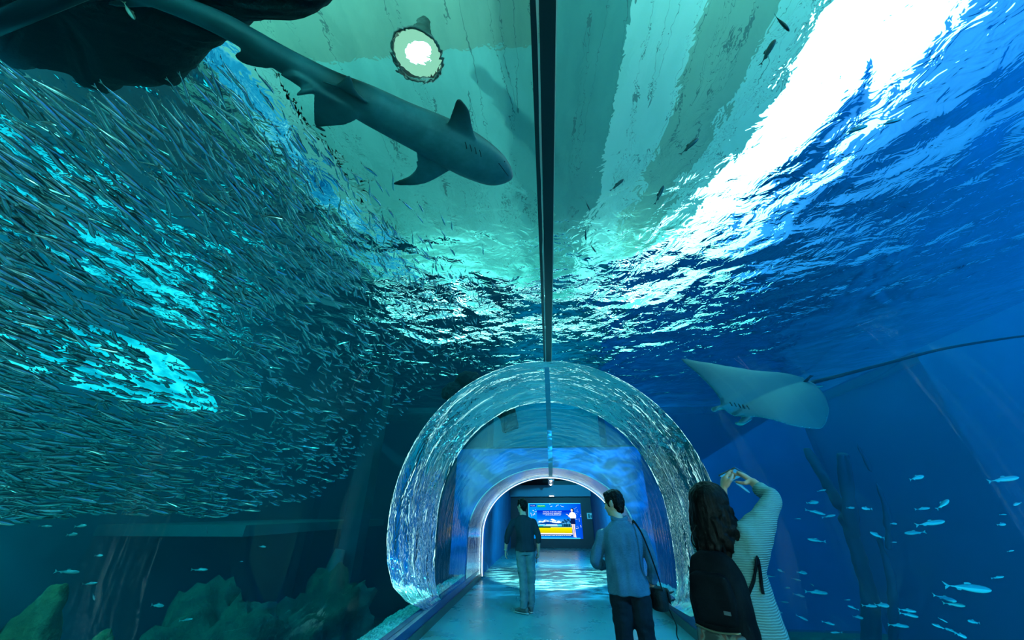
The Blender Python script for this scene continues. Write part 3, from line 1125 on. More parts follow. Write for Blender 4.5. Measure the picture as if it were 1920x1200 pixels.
M_GRAVEL = mottled('blue_grey_gravel', (0.08, 0.22, 0.22), (0.30, 0.52, 0.50), 22.0, 0.8, 0.5, 60, 0.02)
gravel('gravel', -2.02, -3.25, 2.0, 10.8, -1, 'loose pale gravel heaped along the kerb under the dark tank pane')
gravel('gravel', 2.05, 3.25, 2.0, 10.8, 1, 'loose pale gravel heaped along the kerb behind the people')
slab('wall_bank_left', (-2.6, 6.5, -1.42), (1.3, 8.8, 1.5), M_SAND)
slab('wall_bank_right', (2.65, 6.5, -1.42), (1.3, 8.8, 1.5), M_SAND)

# ------------------------------------------------------------------ fish
def fish_mesh(name, L, depth, width, bend, mats, fork=0.9, seed=0, tail=1.0, rows=9, n=8):
    """a fish pointing along +Y: tapering body, forked tail, dorsal, anal and breast fins; mats: back, flank, fin"""
    prof = [(-0.50, 0.10), (-0.42, 0.16), (-0.30, 0.38), (-0.12, 0.78), (0.08, 1.0), (0.25, 0.97), (0.38, 0.76), (0.46, 0.46), (0.50, 0.12)]
    b = MB()
    bx = lambda y: bend * L * (0.5 * math.sin((y + 0.1) * 3.4) + 0.5 * y * y)
    rings = []
    for y, r in prof:
        rings.append([(bx(y) + width * L * r * math.cos(2 * PI * k / n), y * L, depth * L * r * math.sin(2 * PI * k / n) * (1.0 if math.sin(2 * PI * k / n) > 0 else 1.1)) for k in range(n)])
    b.loft(rings)
    for i in range(len(b.f)):
        zz = sum(b.v[k].z for k in b.f[i]) / len(b.f[i])
        b.m[i] = 0 if zz > depth * L * 0.05 else 1
    th = 0.006 * L

    def fin(pts):
        r0 = [(bx(y) + th, y * L, z * L) for y, z in pts]
        r1 = [(bx(y) - th, y * L, z * L) for y, z in pts]
        b.loft([r0, r1], mi=2)
    d = depth
    fin([(-0.48, 0.0), (-0.50, d * 0.12), (-0.64 * tail - 0.0, d * fork), (-0.60, d * 0.15), (-0.57, 0)])
    fin([(-0.57, 0), (-0.60, -d * 0.15), (-0.64 * tail, -d * fork), (-0.50, -d * 0.12), (-0.48, 0.0)])
    fin([(-0.02, d * 0.95), (-0.12, d * 0.75), (-0.10, d * 1.3), (0.02, d * 1.45), (0.07, d * 0.98)])
    fin([(-0.26, -d * 0.45), (-0.36, -d * 0.28), (-0.34, -d * 0.75), (-0.27, -d * 0.95), (-0.22, -d * 0.55)])
    me = bpy.data.meshes.new(name)
    me.from_pydata([tuple(v) for v in b.v], [], b.f)
    for m in mats:
        me.materials.append(m)
    me.polygons.foreach_set('material_index', b.m)
    me.polygons.foreach_set('use_smooth', [len(f) == 4 for f in b.f])
    me.update()
    return me


M_BACK = plain('sardine_back', (0.012, 0.05, 0.06), 0.35)
M_SILVER = plain('sardine_flank', (0.78, 0.95, 0.92), 0.22, Metallic=0.88)
M_FIN = plain('sardine_fin', (0.06, 0.14, 0.15), 0.5)
sard = [fish_mesh('sardine', 1.0, 0.085, 0.055, bd, [M_BACK, M_SILVER, M_FIN]) for bd in (-0.22, -0.1, 0.0, 0.1, 0.22)]

# where the school shows in the view: an outline, thinning out along its upper edge
SCHOOL = [(-60, 130), (60, 140), (180, 180), (330, 165), (420, 110), (520, 160), (620, 270), (760, 350), (880, 440), (950, 500), (1000, 560), (1015, 600),
          (985, 640), (900, 690), (820, 720), (760, 770), (700, 830), (660, 890), (600, 930), (480, 960), (380, 972), (200, 962), (60, 978), (-60, 985)]


def inside(poly, x, y):
    c = False
    j = len(poly) - 1
    for i in range(len(poly)):
        xi, yi = poly[i]
        xj, yj = poly[j]
        if (yi > y) != (yj > y) and x < (xj - xi) * (y - yi) / (yj - yi) + xi:
            c = not c
        j = i
    return c


rs = random.Random(21)
school = []
tries = 0
while len(school) < 4300 and tries < 60000:
    tries += 1
    u, v = rs.uniform(-60, 1015), rs.uniform(110, 985)
    if not inside(SCHOOL, u, v):
        continue
    # density: thin at the upper right rim, full in the body of the school
    edge = v - (120 + max(0, u - 420) * 0.80)
    dens = min(1.0, 0.10 + max(0.0, edge) / 240.0)
    dens *= 0.62 + 0.6 * mnoise.noise(Vector((u / 130, v / 90, 3.0)))
    if v > 780:
        dens *= 1.25
    if u < 400 and 600 < v < 760:
        dens *= 0.55
    dens *= 0.45 if u < 420 and v < 600 else 1.0
    if rs.random() > dens:
        continue
    t, p = shell_exit(u, v)
    low = min(1.0, max(0.0, (v - 560) / 300))
    deep = rs.expovariate(1 / (0.55 + 0.5 * low)) + 0.22 + 0.9 * low * rs.random() + (0.6 * low)
    d = ray(u, v)
    if p.y > 6.3:
        t = t * rs.uniform(0.86, 0.93)
        q = CAM + d * t
        rr = math.hypot(q.x, q.z - 1.47)
        if rr < 2.95 and q.y < 6.6:
            continue
    else:
        q = p + d * deep
    if q.z > 5.75 or q.x < -9.8 or q.x > 0.6 or q.y > 12:
        continue
    school.append((q, u, v))

placed = []
for q, u, v in school:
    L = rs.uniform(0.13, 0.19)
    if v > 800:
        L *= 1.05
    yaw = rs.gauss(0.12, 0.16) - 0.15 * (u / 960)
    pit = rs.gauss(-0.06, 0.12)
    if rs.random() < 0.04:
        yaw += rs.uniform(-1.2, 1.2)
    if 640 < v and 300 < u:
        yaw += rs.gauss(0.0, 0.35)
    M = Matrix.Translation(q) @ Euler((pit, rs.gauss(0, 0.25), yaw)).to_matrix().to_4x4() @ Matrix.Scale(L, 4)
    z = project(q)[2]
    a = project(M @ Vector((0, .5, 0)))
    c_ = project(M @ Vector((0, -.5, 0)))
    px_len = math.hypot(a[0] - c_[0], a[1] - c_[1])
    vis = 0 <= u <= 1920 and 0 <= v <= 1200
    placed.append((px_len if vis else 0, M, rs.randrange(5)))
placed.sort(key=lambda k: -k[0])
for _, M, k in placed[:300]:
    o = bpy.data.objects.new('sardine', sard[k])
    COL.objects.link(o)
    o.matrix_world = M
    tag(o, 'silver sardine with a dark back swimming near the pane in the dense school', 'fish', 'sardines of the dense school near the pane')
vs, fs, ms = [], [], []
data = []
for me in sard:
    data.append((np.array([v.co[:] for v in me.vertices]), [tuple(p.vertices) for p in me.polygons], [p.material_index for p in me.polygons]))
base = 0
allv = []
for _, M, k in placed[300:]:
    V, Fc, Mi = data[k]
    A = np.array(M)
    allv.append(V @ A[:3, :3].T + A[:3, 3])
    fs += [tuple(i + base for i in f) for f in Fc]
    ms += Mi
    base += len(V)
allv = np.concatenate(allv)
me = bpy.data.meshes.new('sardine_school')
me.from_pydata(allv.tolist(), [], fs)
me.polygons.foreach_set('material_index', ms)
me.polygons.foreach_set('use_smooth', [True] * len(fs))
o = link('sardine_school', me, [M_BACK, M_SILVER, M_FIN])
tag(o, 'thousands of small silver sardines filling the depth of the dense school', 'fish school', None, 'stuff')

# pale fish in the blue water and dim ones over the dark floor
M_PBACK = plain('pale_fish_back', (0.05, 0.16, 0.2), 0.4)
M_PFLANK = plain('pale_fish_flank', (0.17, 0.30, 0.33), 0.4)
M_PFIN = plain('pale_fish_fin', (0.1, 0.2, 0.22), 0.5)
pale = [fish_mesh('trevally', 1.0, 0.13, 0.06, bd, [M_PBACK, M_PFLANK, M_PFIN], 1.0) for bd in (-0.1, 0.0, 0.1)]
slim = [fish_mesh('mackerel', 1.0, 0.075, 0.05, bd, [M_PBACK, M_PFLANK, M_PFIN], 1.1) for bd in (-0.1, 0.0, 0.1)]


def put_fish(me, name, u, v, length_px, ang, x=None, y=None, z=None, flip=False, roll=0.0):
    """one fish at a surveyed place, side on, turned so that it leans by ang degrees in the view"""
    c = at_x(u, v, x) if x is not None else (at_y(u, v, y) if y is not None else at_z(u, v, z))
    zc = (c - CAM).dot(_F)
    L = length_px * zc / FPX / 1.1
    a = R(ang)
    d = _RT * math.cos(a) - _UP * math.sin(a)
    if flip:
        d = -d
    up = Vector((0, 0, 1)) if abs(d.z) < 0.85 else -_F
    yv = d.normalized()
    xv = yv.cross(up).normalized()
    zv = xv.cross(yv)
    M = Matrix((xv, yv, zv)).transposed().to_4x4()
    o = bpy.data.objects.new(name, me)
    COL.objects.link(o)
    o.matrix_world = Matrix.Translation(c) @ M @ Matrix.Rotation(roll, 4, 'Y') @ Matrix.Scale(L, 4)
    return o


RIGHT_FISH = [(460, 355, 120, 15), (340, 398, 40, 0), (550, 380, 90, -10), (690, 325, 50, 0), (790, 330, 70, 5), (975, 430, 40, 0), (860, 505, 90, 25),
              (455, 540, 120, 8), (1105, 490, 140, -3), (1170, 330, 100, -5), (1300, 300, 90, -40), (225, 742, 50, 20), (370, 755, 70, 8), (330, 800, 60, 15),
              (470, 885, 140, 5), (350, 905, 80, 15), (435, 835, 30, 30), (270, 855, 35, 0), (670, 935, 40, 0), (700, 985, 80, 20), (205, 1015, 70, 10), (370, 1055, 80, 25),
              (545, 1090, 80, 15), (900, 970, 90, 5), (820, 975, 100, 5), (1665, 785, 80, -8), (1300, 1070, 60, 30), (1270, 1110, 100, 20), (1360, 1140, 90, 25),
              (1010, 1105, 120, 5), (1420, 1170, 80, 20), (590, 1150, 70, 0), (250, 950, 60, 5), (1750, 610, 50, -10), (1130, 125, 90, -15), (1700, 370, 50, 0),
              (1790, 300, 50, -20), (1690, 435, 60, -5), (500, 210, 60, -10), (440, 290, 80, -5), (975, 553, 34, 0), (150, 780, 60, 0), (1500, 1080, 70, 12), (740, 1050, 60, 10)]
rf = random.Random(5)
for X, Y, l, a in RIGHT_FISH:
    u, v = 1400 + X / 3.53, 860 + Y / 3.53
    o = put_fish((pale if l < 95 and rf.random() < 0.5 else slim)[rf.randrange(3)], 'mackerel', u, v, l / 3.3, a, x=rf.uniform(4.0, 5.6), flip=rf.random() < 0.3)
    tag(o, 'small pale fish drifting in the blue water to the side of the woman', 'fish', 'small pale fish in the blue water')
for X, Y, l, a, lab in ((1480, 855, 290, 6, 'longest pale slender fish low in the blue water far from the woman'),
                        (1320, 925, 150, 15, 'pale fish slanting down just below the longest slender fish'),
                        (1380, 965, 140, 8, 'second pale fish below the longest slender fish'),
                        (1070, 1005, 110, 8, 'upper of two bright pale fish swimming side by side low in the blue water'),
                        (1080, 1035, 120, 12, 'lower of two bright pale fish swimming side by side low in the blue water'),
                        (1225, 425, 180, -8, 'long pale fish tilted upward level with the woman'),
                        (1710, 135, 190, -8, 'large dim fish high in the blue water at the edge of the view')):
    tag(put_fish(slim[1], 'mackerel', 1400 + X / 3.53, 860 + Y / 3.53, l / 3.3, a, x=4.4), lab, 'fish')
for X, Y, l, a, lab in ((220, 218, 62, 0, 'bright glinting fish just above the brown reef rocks'), (345, 258, 50, -5, 'dim fish behind the glinting one near the brown reef rocks'),
                        (470, 358, 38, 0, 'small bright fish alone in the dark water past the brown rocks'), (950, 425, 75, 0, 'pale fish hovering level over the middle of the dark tank'),
                        (325, 435, 110, 2, 'dim long fish beside the knobbly brown rock'), (430, 490, 70, -5, 'dim grey fish low beside the brown rocks'),
                        (445, 555, 32, 70, 'tiny fish pointing steeply down beside the low brown rock'), (750, 595, 56, 5, 'dim fish near the floor between the brown and green rocks'),
                        (885, 662, 62, -8, 'grey fish lowest over the dark floor beside the mossy mound'), (1245, 316, 32, 5, 'tiny bright fish in the dark water left of the pillar'),
                        (980, 240, 28, 80, 'tiny fish hanging head down under the school'), (385, 218, 55, -5, 'pale fish stray below the school beside the glinting fish'),
                        (1145, 386, 14, 0, 'tiniest pale fish in the middle of the dark tank')):
    tag(put_fish((pale if l < 60 else slim)[1], 'mackerel', X / 2.526, 900 + Y / 2.526, l / 2.4, a, x=-4.3), lab, 'fish')
M_DARKFISH = plain('dark_fish_body', (0.012, 0.03, 0.035), 0.5)
dark = fish_mesh('reef_fish', 1.0, 0.11, 0.08, 0.08, [M_DARKFISH] * 3, 0.8)
M_BROWNF = plain('brown_fish_body', (0.10, 0.06, 0.04), 0.5)
brown = fish_mesh('brown_fish', 1.0, 0.12, 0.08, 0.1, [M_BROWNF, plain('brown_fish_belly', (0.4, 0.36, 0.3), 0.5), M_BROWNF], 0.9)
for u, v, l, a, lab in ((1467, 45, 42, 55, 'dark fish nearest the bright skylight, pointing steeply down'), (1441, 96, 52, -58, 'dark fish under the skylight, pointing up with a pale tail'),
                        (1294, 273, 44, -40, 'dark fish against the pale ceiling below the skylight edge'), (1158, 346, 32, -38, 'dark fish against the pale panel beside the black seam'),
                        (1237, 364, 38, -62, 'dark slender fish upright against the tan ceiling patch'), (1102, 386, 20, 70, 'tiny dark fish close to the black seam'),
                        (1605, 243, 46, -15, 'dark fish in the rippling edge of the skylight, lower of two'), (1670, 229, 40, -12, 'dark fish in the rippling edge of the skylight, further from the seam'),
                        (1098, 440, 24, 80, 'tiny upright dark fish beside the seam, above another'), (1112, 466, 20, 60, 'tiny dark fish beside the seam, lowest of the three'),):
    tag(put_fish(dark, 'reef_fish', u, v, l, a, z=4.85), lab, 'fish')
tag(put_fish(brown, 'reef_fish', 281, 251, 42, -85, z=4.5), 'brown fish hanging head up among the sardines under the rock overhang', 'fish')
tag(put_fish(brown, 'reef_fish', 243, 22, 42, 60, z=4.3), 'small brown fish with a white tail under the dark rock overhang', 'fish')
tag(put_fish(dark, 'remora', 600, 241, 26, 30, z=4.55), 'small dark fish trailing just under the shark', 'fish')

# ------------------------------------------------------------------ shark, seen from below
ZS = 4.78
axis_px = [(960, 334), (948, 328), (925, 317), (880, 292), (830, 265), (760, 232), (690, 197), (620, 162), (540, 118), (480, 82), (420, 48), (350, 18), (270, -6), (190, -24)]
half_px = [5, 20, 34, 43, 43, 39, 36, 29, 25, 23, 22, 19, 13, 4]
ax3 = [at_z(u, v, ZS) for u, v in axis_px]
hw = []
for p, h in zip(ax3, half_px):
    hw.append(h * (p - CAM).dot(_F) / FPX)
sp_ax = spline([(*p, h) for p, h in zip(ax3, hw)], 60)
b = MB()
b.tube([Vector(q[:3]) for q in sp_ax], [(max(q[3], 0.012), max(q[3] * 0.78, 0.012)) for q in sp_ax], 24)
tips = []


def fin3(pts, z0, th, z1=None):
    """a fin as a lens-thick plate through surveyed outline points; first two are its root"""
    P = [at_z(u, v, z0 if i < 2 or z1 is None else z1) for i, (u, v) in enumerate(pts)]
    Q = [Vector(q) for q in spline(P + [P[0]], 40)][:-1]
    c = sum(Q, Vector()) / len(Q)
    rings = []
    for s, k in ((0.02, 1.0), (0.6, 0.9), (0.9, 0.65), (1.02, 0.45), (1.02, -0.45), (0.9, -0.65), (0.6, -0.9), (0.02, -1.0)):
        rings.append([c.lerp(q, s) + Vector((0, 0, th * k)) for q in Q])
    b.loft(rings)


fin3([(812, 264), (892, 284), (884, 235), (879, 208), (866, 190), (857, 187), (850, 205), (838, 234)], ZS - 0.05, 0.022)
tips.append((at_z(858, 188, ZS), 0.22))
fin3([(845, 318), (785, 285), (786, 308), (768, 330), (742, 341), (739, 345), (765, 347), (800, 342)], ZS - 0.05, 0.022)
tips.append((at_z(740, 345, ZS), 0.24))
fin3([(688, 192), (600, 150), (622, 160), (640, 152), (652, 141), (660, 150), (666, 168)], ZS - 0.13, 0.018)
fin3([(590, 165), (668, 212), (650, 232), (610, 236), (592, 236), (589, 210)], ZS - 0.13, 0.018)
tips.append((at_z(592, 236, ZS), 0.28)); tips.append((at_z(650, 142, ZS), 0.2))
fin3([(600, 165), (560, 140), (535, 138), (524, 139), (545, 152), (575, 170)], ZS - 0.11, 0.016)
tips.append((at_z(530, 140, ZS), 0.2))
fin3([(515, 122), (475, 88), (455, 95), (440, 104), (460, 120), (500, 128)], ZS - 0.06, 0.016)
tips.append((at_z(445, 105, ZS), 0.3))
fin3([(478, 84), (440, 62), (436, 62), (445, 75), (462, 92)], ZS - 0.06, 0.014)
fin3([(300, 2), (190, -26), (120, -48), (100, -70), (150, -62), (230, -38)], ZS, 0.02)
fin3([(330, 12), (250, -4), (212, 0), (206, 10), (250, 14)], ZS, 0.016)
tips.append((at_z(215, 5, ZS), 0.2))
b.tube([at_z(590, 168, ZS - .14), at_z(568, 172, ZS - .16), at_z(556, 179, ZS - .16)], [0.03, 0.024, 0.012], 8)

t = NT('shark_skin')
at = t.n('Attribute', attribute_name='tint')
vv = t.coords()
nn = t.noise(vv, 7.0, 4.0, 0.65)
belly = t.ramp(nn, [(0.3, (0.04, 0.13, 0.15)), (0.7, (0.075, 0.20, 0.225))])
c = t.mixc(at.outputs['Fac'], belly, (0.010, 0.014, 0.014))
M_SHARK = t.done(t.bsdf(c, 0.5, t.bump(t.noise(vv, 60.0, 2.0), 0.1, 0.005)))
shark = thing('shark', 'large grey-brown shark gliding overhead seen from below', 'shark', tuple(ax3[6]))
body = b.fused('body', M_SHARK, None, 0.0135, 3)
for v_ in body.data.vertices:
    v_.co -= ax3[6]
body.parent = shark
att = body.data.attributes.new('tint', 'FLOAT', 'POINT')
vals = []
axv = [Vector(q[:3]) for q in sp_ax]
for v_ in body.data.vertices:
    p = v_.co + ax3[6]
    k = 0.0
    for q, r in tips:
        k = max(k, 1 - (p - q).length / (r * 1.5))
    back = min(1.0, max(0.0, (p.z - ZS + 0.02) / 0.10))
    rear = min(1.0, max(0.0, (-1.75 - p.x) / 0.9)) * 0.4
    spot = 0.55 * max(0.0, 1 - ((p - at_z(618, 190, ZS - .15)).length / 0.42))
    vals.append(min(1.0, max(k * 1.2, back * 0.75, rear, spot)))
att.data.foreach_set('value', vals)
sk = NT('shark_mouth'); M_SLIT = sk.done(sk.bsdf((0.004, 0.010, 0.012), 0.6))
from mathutils.bvhtree import BVHTree


def skin_finder(o):
    """returns a function giving the point of an object's surface met by a surveyed view ray"""
    tree = BVHTree.FromPolygons([v.co[:] for v in o.data.vertices], [tuple(p.vertices) for p in o.data.polygons])
    off = o.parent.location

    def f(u, v):
        h = tree.ray_cast(CAM - Vector(off), ray(u, v))[0]
        return h
    return f


on_shark = skin_finder(body)


def strip_on(name, pxs, z, r):
    pts = [on_shark(u, v) for u, v in pxs]
    pts = [p for p in pts if p is not None]
    if len(pts) < 2:
        return
    bb = MB()
    bb.tube(pts, r, 6)
    return bb.build(name, M_SLIT, shark)


strip_on('mouth', [(935, 306), (944, 318), (953, 330)], ZS - 0.105, 0.005)
for k in range(4):
    strip_on('gill_slit', [(872 + k * 9, 266 + k * 5), (874 + k * 9, 272 + k * 5), (875 + k * 9, 279 + k * 5)], ZS - 0.06, 0.005)
bb = MB(); bb.ball(on_shark(946, 303) or (at_z(951, 310, ZS - 0.03) - ax3[6]), 0.007); bb.build('eye', M_SLIT, shark)

# ------------------------------------------------------------------ manta ray
Hm, Tm = at_y(1374, 776, 6.7), at_y(1522, 716, 7.5)
Am, Bm = at_y(1272, 675, 7.7), at_y(1534, 806, 6.4)
Cm = Hm.lerp(Tm, 0.48)
axm = (Hm - Tm)
NS, NTn = 44, 28


def front(s):      # leading edge along the span 0..1, in body lengths from the centre
    return np.interp(s, [0, 0.10, 0.18, 0.3, 0.5, 0.75, 0.92, 1.0], [0.50, 0.50, 0.42, 0.36, 0.27, 0.14, 0.03, -0.03])


def rear(s):
    return np.interp(s, [0, 0.10, 0.2, 0.35, 0.55, 0.8, 0.95, 1.0], [-0.50, -0.50, -0.42, -0.22, -0.10, -0.05, -0.06, -0.05])


def manta_pt(s, t, side, top):
    S = abs(s)
    span = (Am - Cm) if s >= 0 else (Bm - Cm)
    f, r = front(S), rear(S)
    if s < 0:
        f = np.interp(S, [0, .10, .18, .3, .5, .75, .92, 1.0], [.50, .50, .44, .38, .30, .20, .08, -.02])
        r = np.interp(S, [0, .10, .2, .35, .55, .8, .95, 1.0], [-.50, -.50, -.46, -.42, -.36, -.26, -.14, -.06])
    a = r + (f - r) * t
    p = Cm + axm * a + span * S
    nrm = axm.cross((Am - Bm)).normalized()
    if nrm.z < 0:
        nrm = -nrm
    th = 0.17 * (1 - S) ** 1.6 * math.sin(PI * min(max(t, 0), 1)) ** 0.6 + 0.010 * math.sin(PI * t) ** 0.5
    p = p + nrm * (th * (1 if top else -0.9)) + nrm * (0.16 * math.sin(PI * S) * (1 if s > 0 else 0.6))
    return p


b = MB()
vs_ = []
for top in (True, False):
    for i in range(NS + 1):
        s = -1 + 2 * i / NS
        for j in range(NTn + 1):
            vs_.append(manta_pt(s, j / NTn, 0, top))
fs_ = []
off = (NS + 1) * (NTn + 1)
for i in range(NS):
    for j in range(NTn):
        a = i * (NTn + 1) + j
        fs_.append((a, a + 1, a + NTn + 2, a + NTn + 1))
        fs_.append((off + a, off + a + NTn + 1, off + a + NTn + 2, off + a + 1))
    for j in (0, NTn):
        a = i * (NTn + 1) + j
        fs_.append((a, a + NTn + 1, off + a + NTn + 1, off + a))
b.add(vs_, fs_)
# head lobes, pelvic fins
sd = (Am - Bm).normalized()
for s in (-1, 1):
    q0 = Cm + axm * 0.46 + sd * (0.20 * s)
    q1 = q0 + axm.normalized() * 0.20 + sd * (0.04 * s)
    b.tube([q0 - axm.normalized() * .05, q0, q1, q1 + axm.normalized() * 0.06 - sd * (0.05 * s)], [(0.10, 0.05), (0.11, 0.05), (0.085, 0.035), (0.04, 0.02)], 10)
    g0 = Cm - axm * 0.42 + sd * (0.10 * s)
    b.tube([g0, g0 - axm.normalized() * 0.16 + sd * (0.07 * s), g0 - axm.normalized() * 0.25 + sd * (0.09 * s)], [(0.10, 0.02), (0.08, 0.014), (0.03, 0.008)], 10)
b.tube([Cm - axm * 0.46, Cm - axm * 0.52], [0.05, 0.03], 10)
t = NT('manta_skin')
vv = t.coords()
at = t.n('Attribute', attribute_name='tint')
c = t.ramp(t.noise(vv, 3.0, 4.0, 0.6), [(0.3, (0.13, 0.30, 0.33)), (0.7, (0.21, 0.41, 0.42))])
c = t.mixc(at.outputs['Fac'], c, (0.012, 0.04, 0.055))
M_MANTA = t.done(t.bsdf(c, 0.55))
manta = thing('manta_ray', 'big pale-bellied manta ray with a long thin tail gliding above the woman', 'ray', tuple(Cm))
mb = b.fused('body', M_MANTA, None, 0.014, 3)
nrm = axm.cross((Am - Bm)).normalized()
if nrm.z < 0:
    nrm = -nrm
NRM = np.zeros(len(mb.data.vertices) * 3, dtype=np.float32)
mb.data.vertices.foreach_get('normal', NRM)
NRM = NRM.reshape(-1, 3)
nrm_np = np.array(nrm)
vals = []
for v_ in mb.data.vertices:
    p = v_.co - Cm
    k = min(1.0, max(0.0, float(NRM[v_.index] @ nrm_np) * 3.0))
    tip = max(0.0, 1 - (v_.co - Am).length / 0.16)
    vals.append(max(k, tip))
    v_.co = p
mb.parent = manta
att = mb.data.attributes.new('tint', 'FLOAT', 'POINT')
att.data.foreach_set('value', vals)
M_TAIL = plain('manta_tail', (0.004, 0.008, 0.01), 0.7, Specular_IOR_Level=0.1)
bb = MB()
tp = [Vector(q) for q in spline([Cm - axm * 0.47, at_y(1560, 708, 7.6), at_y(1660, 682, 7.5), at_y(1760, 656, 7.4), at_y(1850, 640, 7.3), at_y(1935, 628, 7.2), at_y(2010, 620, 7.1)], 40)]
bb.tube([p - Cm for p in tp], [0.038 - 0.020 * k / 39 for k in range(40)], 8)
bb.build('tail', M_TAIL, manta)
bb = MB()
q = Cm - axm * 0.40
bb.tube([q + nrm * 0.05 - Cm, q - axm * 0.06 + nrm * 0.17 - Cm, q - axm * 0.10 + nrm * 0.16 - Cm], [(0.012, 0.09), (0.012, 0.05), (0.006, 0.015)], 8, ref=axm)
bb.build('dorsal_fin', M_TAIL, manta)
bbm = NT('gill_black'); M_GILL = bbm.done(bbm.bsdf((0.004, 0.01, 0.012), 0.6))
on_manta = skin_finder(mb)
for k in range(5):
    u, v = 1371 + k * 8, 757.5 + k * 1.7
    p0, p1 = on_manta(u - 2, v - 3.5), on_manta(u + 2, v + 3.5)
    if p0 is not None and p1 is not None:
        bb = MB(); bb.tube([p0, p1], [0.013, 0.011], 8)
        bb.build('gill_slit', M_GILL, manta)

# ------------------------------------------------------------------ people
M_SKIN = plain('skin', (0.42, 0.26, 0.18), 0.55)
M_HAIR = mottled('black_hair', (0.0015, 0.0018, 0.002), (0.006, 0.006, 0.0065), 60.0, 0.5, 0.5, 90, 0.01, (1, 1, 0.15), Specular_IOR_Level=0.08)
M_EYE = plain('eye_dark', (0.01, 0.01, 0.012), 0.2)


def frame(fwd, up=(0, 0, 1)):
    y = Vector(fwd).normalized()
    x = y.cross(Vector(up)).normalized()
    z = x.cross(y)
    return Matrix((x, y, z)).transposed()


def add_head(b, c, m, s=1.0):
    """skull, jaw, chin, nose, lips, ears about the head centre c; m turns local axes (y = gaze) to the world"""
    P = lambda x, y, z: Vector(c) + m @ (Vector((x, y, z)) * s)
    b.ball(P(0, -0.008, 0.025), [k * s for k in (0.074, 0.094, 0.090)], 20, 14, m)
    b.ball(P(0, 0.028, -0.035), [k * s for k in (0.061, 0.062, 0.078)], 18, 12, m)
    b.ball(P(0, 0.062, -0.088), [k * s for k in (0.028, 0.026, 0.024)], 12, 8, m)
    b.ball(P(0, 0.066, 0.030), [k * s for k in (0.052, 0.026, 0.026)], 12, 8, m)
    b.tube([P(0, 0.082, 0.012), P(0, 0.097, -0.014), P(0, 0.108, -0.032), P(0, 0.088, -0.040)], [0.009 * s, 0.011 * s, 0.015 * s, 0.012 * s], 10)
    b.ball(P(0, 0.086, -0.062), [k * s for k in (0.024, 0.011, 0.011)], 12, 8, m)
    for q in (-1, 1):
        b.ball(P(0.036 * q, 0.070, -0.022), [k * s for k in (0.020, 0.018, 0.020)], 10, 8, m)
        b.ball(P(0.077 * q, -0.004, -0.008), [k * s for k in (0.011, 0.021, 0.033)], 12, 10, m)
        b.ball(P(0.086 * q, -0.014, 0.004), [k * s for k in (0.006, 0.012, 0.024)], 10, 8, m)


def eyes(parent, c, m, root, s=1.0):
    for q in (-1, 1):
        bb = MB()
        bb.ball(Vector(c) + m @ (Vector((0.031 * q, 0.083, 0.006)) * s) - root, [k * s for k in (0.012, 0.008, 0.007)], 12, 8, m)
        bb.build('eye', M_EYE, parent)


def add_hand(b, wrist, d, n, t, curl=0.35, s=1.0, curls=None, thumb=0.5):
    """palm and five fingers; d points along the hand, n out of the palm, t towards the thumb side"""
    d, n, t = Vector(d).normalized(), Vector(n).normalized(), Vector(t).normalized()
    w = Vector(wrist)
    b.tube([w - d * 0.02 * s, w + d * 0.025 * s, w + d * 0.06 * s, w + d * 0.092 * s],
           [(0.022 * s, 0.019 * s), (0.033 * s, 0.017 * s), (0.042 * s, 0.016 * s), (0.040 * s, 0.013 * s)], 14, ref=n)
    for i, (off, ln, r) in enumerate(((0.031, 0.070, 0.0088), (0.0105, 0.080, 0.0092), (-0.0105, 0.075, 0.0088), (-0.030, 0.058, 0.0078))):
        c = curls[i] if curls else curl * (1 + 0.12 * i)
        p = w + d * (0.084 - 0.004 * abs(i - 1.3)) * s + t * off * s
        dirv = (d + t * (0.10 - 0.07 * i)).normalized()
        pts = [p]
        for seg, f in enumerate((0.44, 0.32, 0.24)):
            ax = dirv.cross(n).normalized()
            dirv = (Matrix.Rotation(c * (0.9 if seg == 0 else 1.1), 3, ax) @ dirv).normalized()
            p = p + dirv * ln * f * s
            pts.append(p)
            n2 = ax
        b.tube(pts, [r * s, r * s * 0.98, r * s * 0.92, r * s * 0.72], 10, ref=t)
    p0 = w + d * 0.022 * s + t * 0.026 * s
    p1 = p0 + (d * 0.55 + t * 0.75 + n * 0.25).normalized() * 0.042 * s
    p2 = p1 + (d * 0.85 + t * (0.5 - thumb) + n * (0.2 + 0.5 * thumb)).normalized() * 0.032 * s
    p3 = p2 + (d * 0.9 + t * (0.2 - thumb) + n * (0.15 + 0.6 * thumb)).normalized() * 0.026 * s
    b.tube([p0, p1, p2, p3], [0.015 * s, 0.012 * s, 0.0105 * s, 0.008 * s], 10)


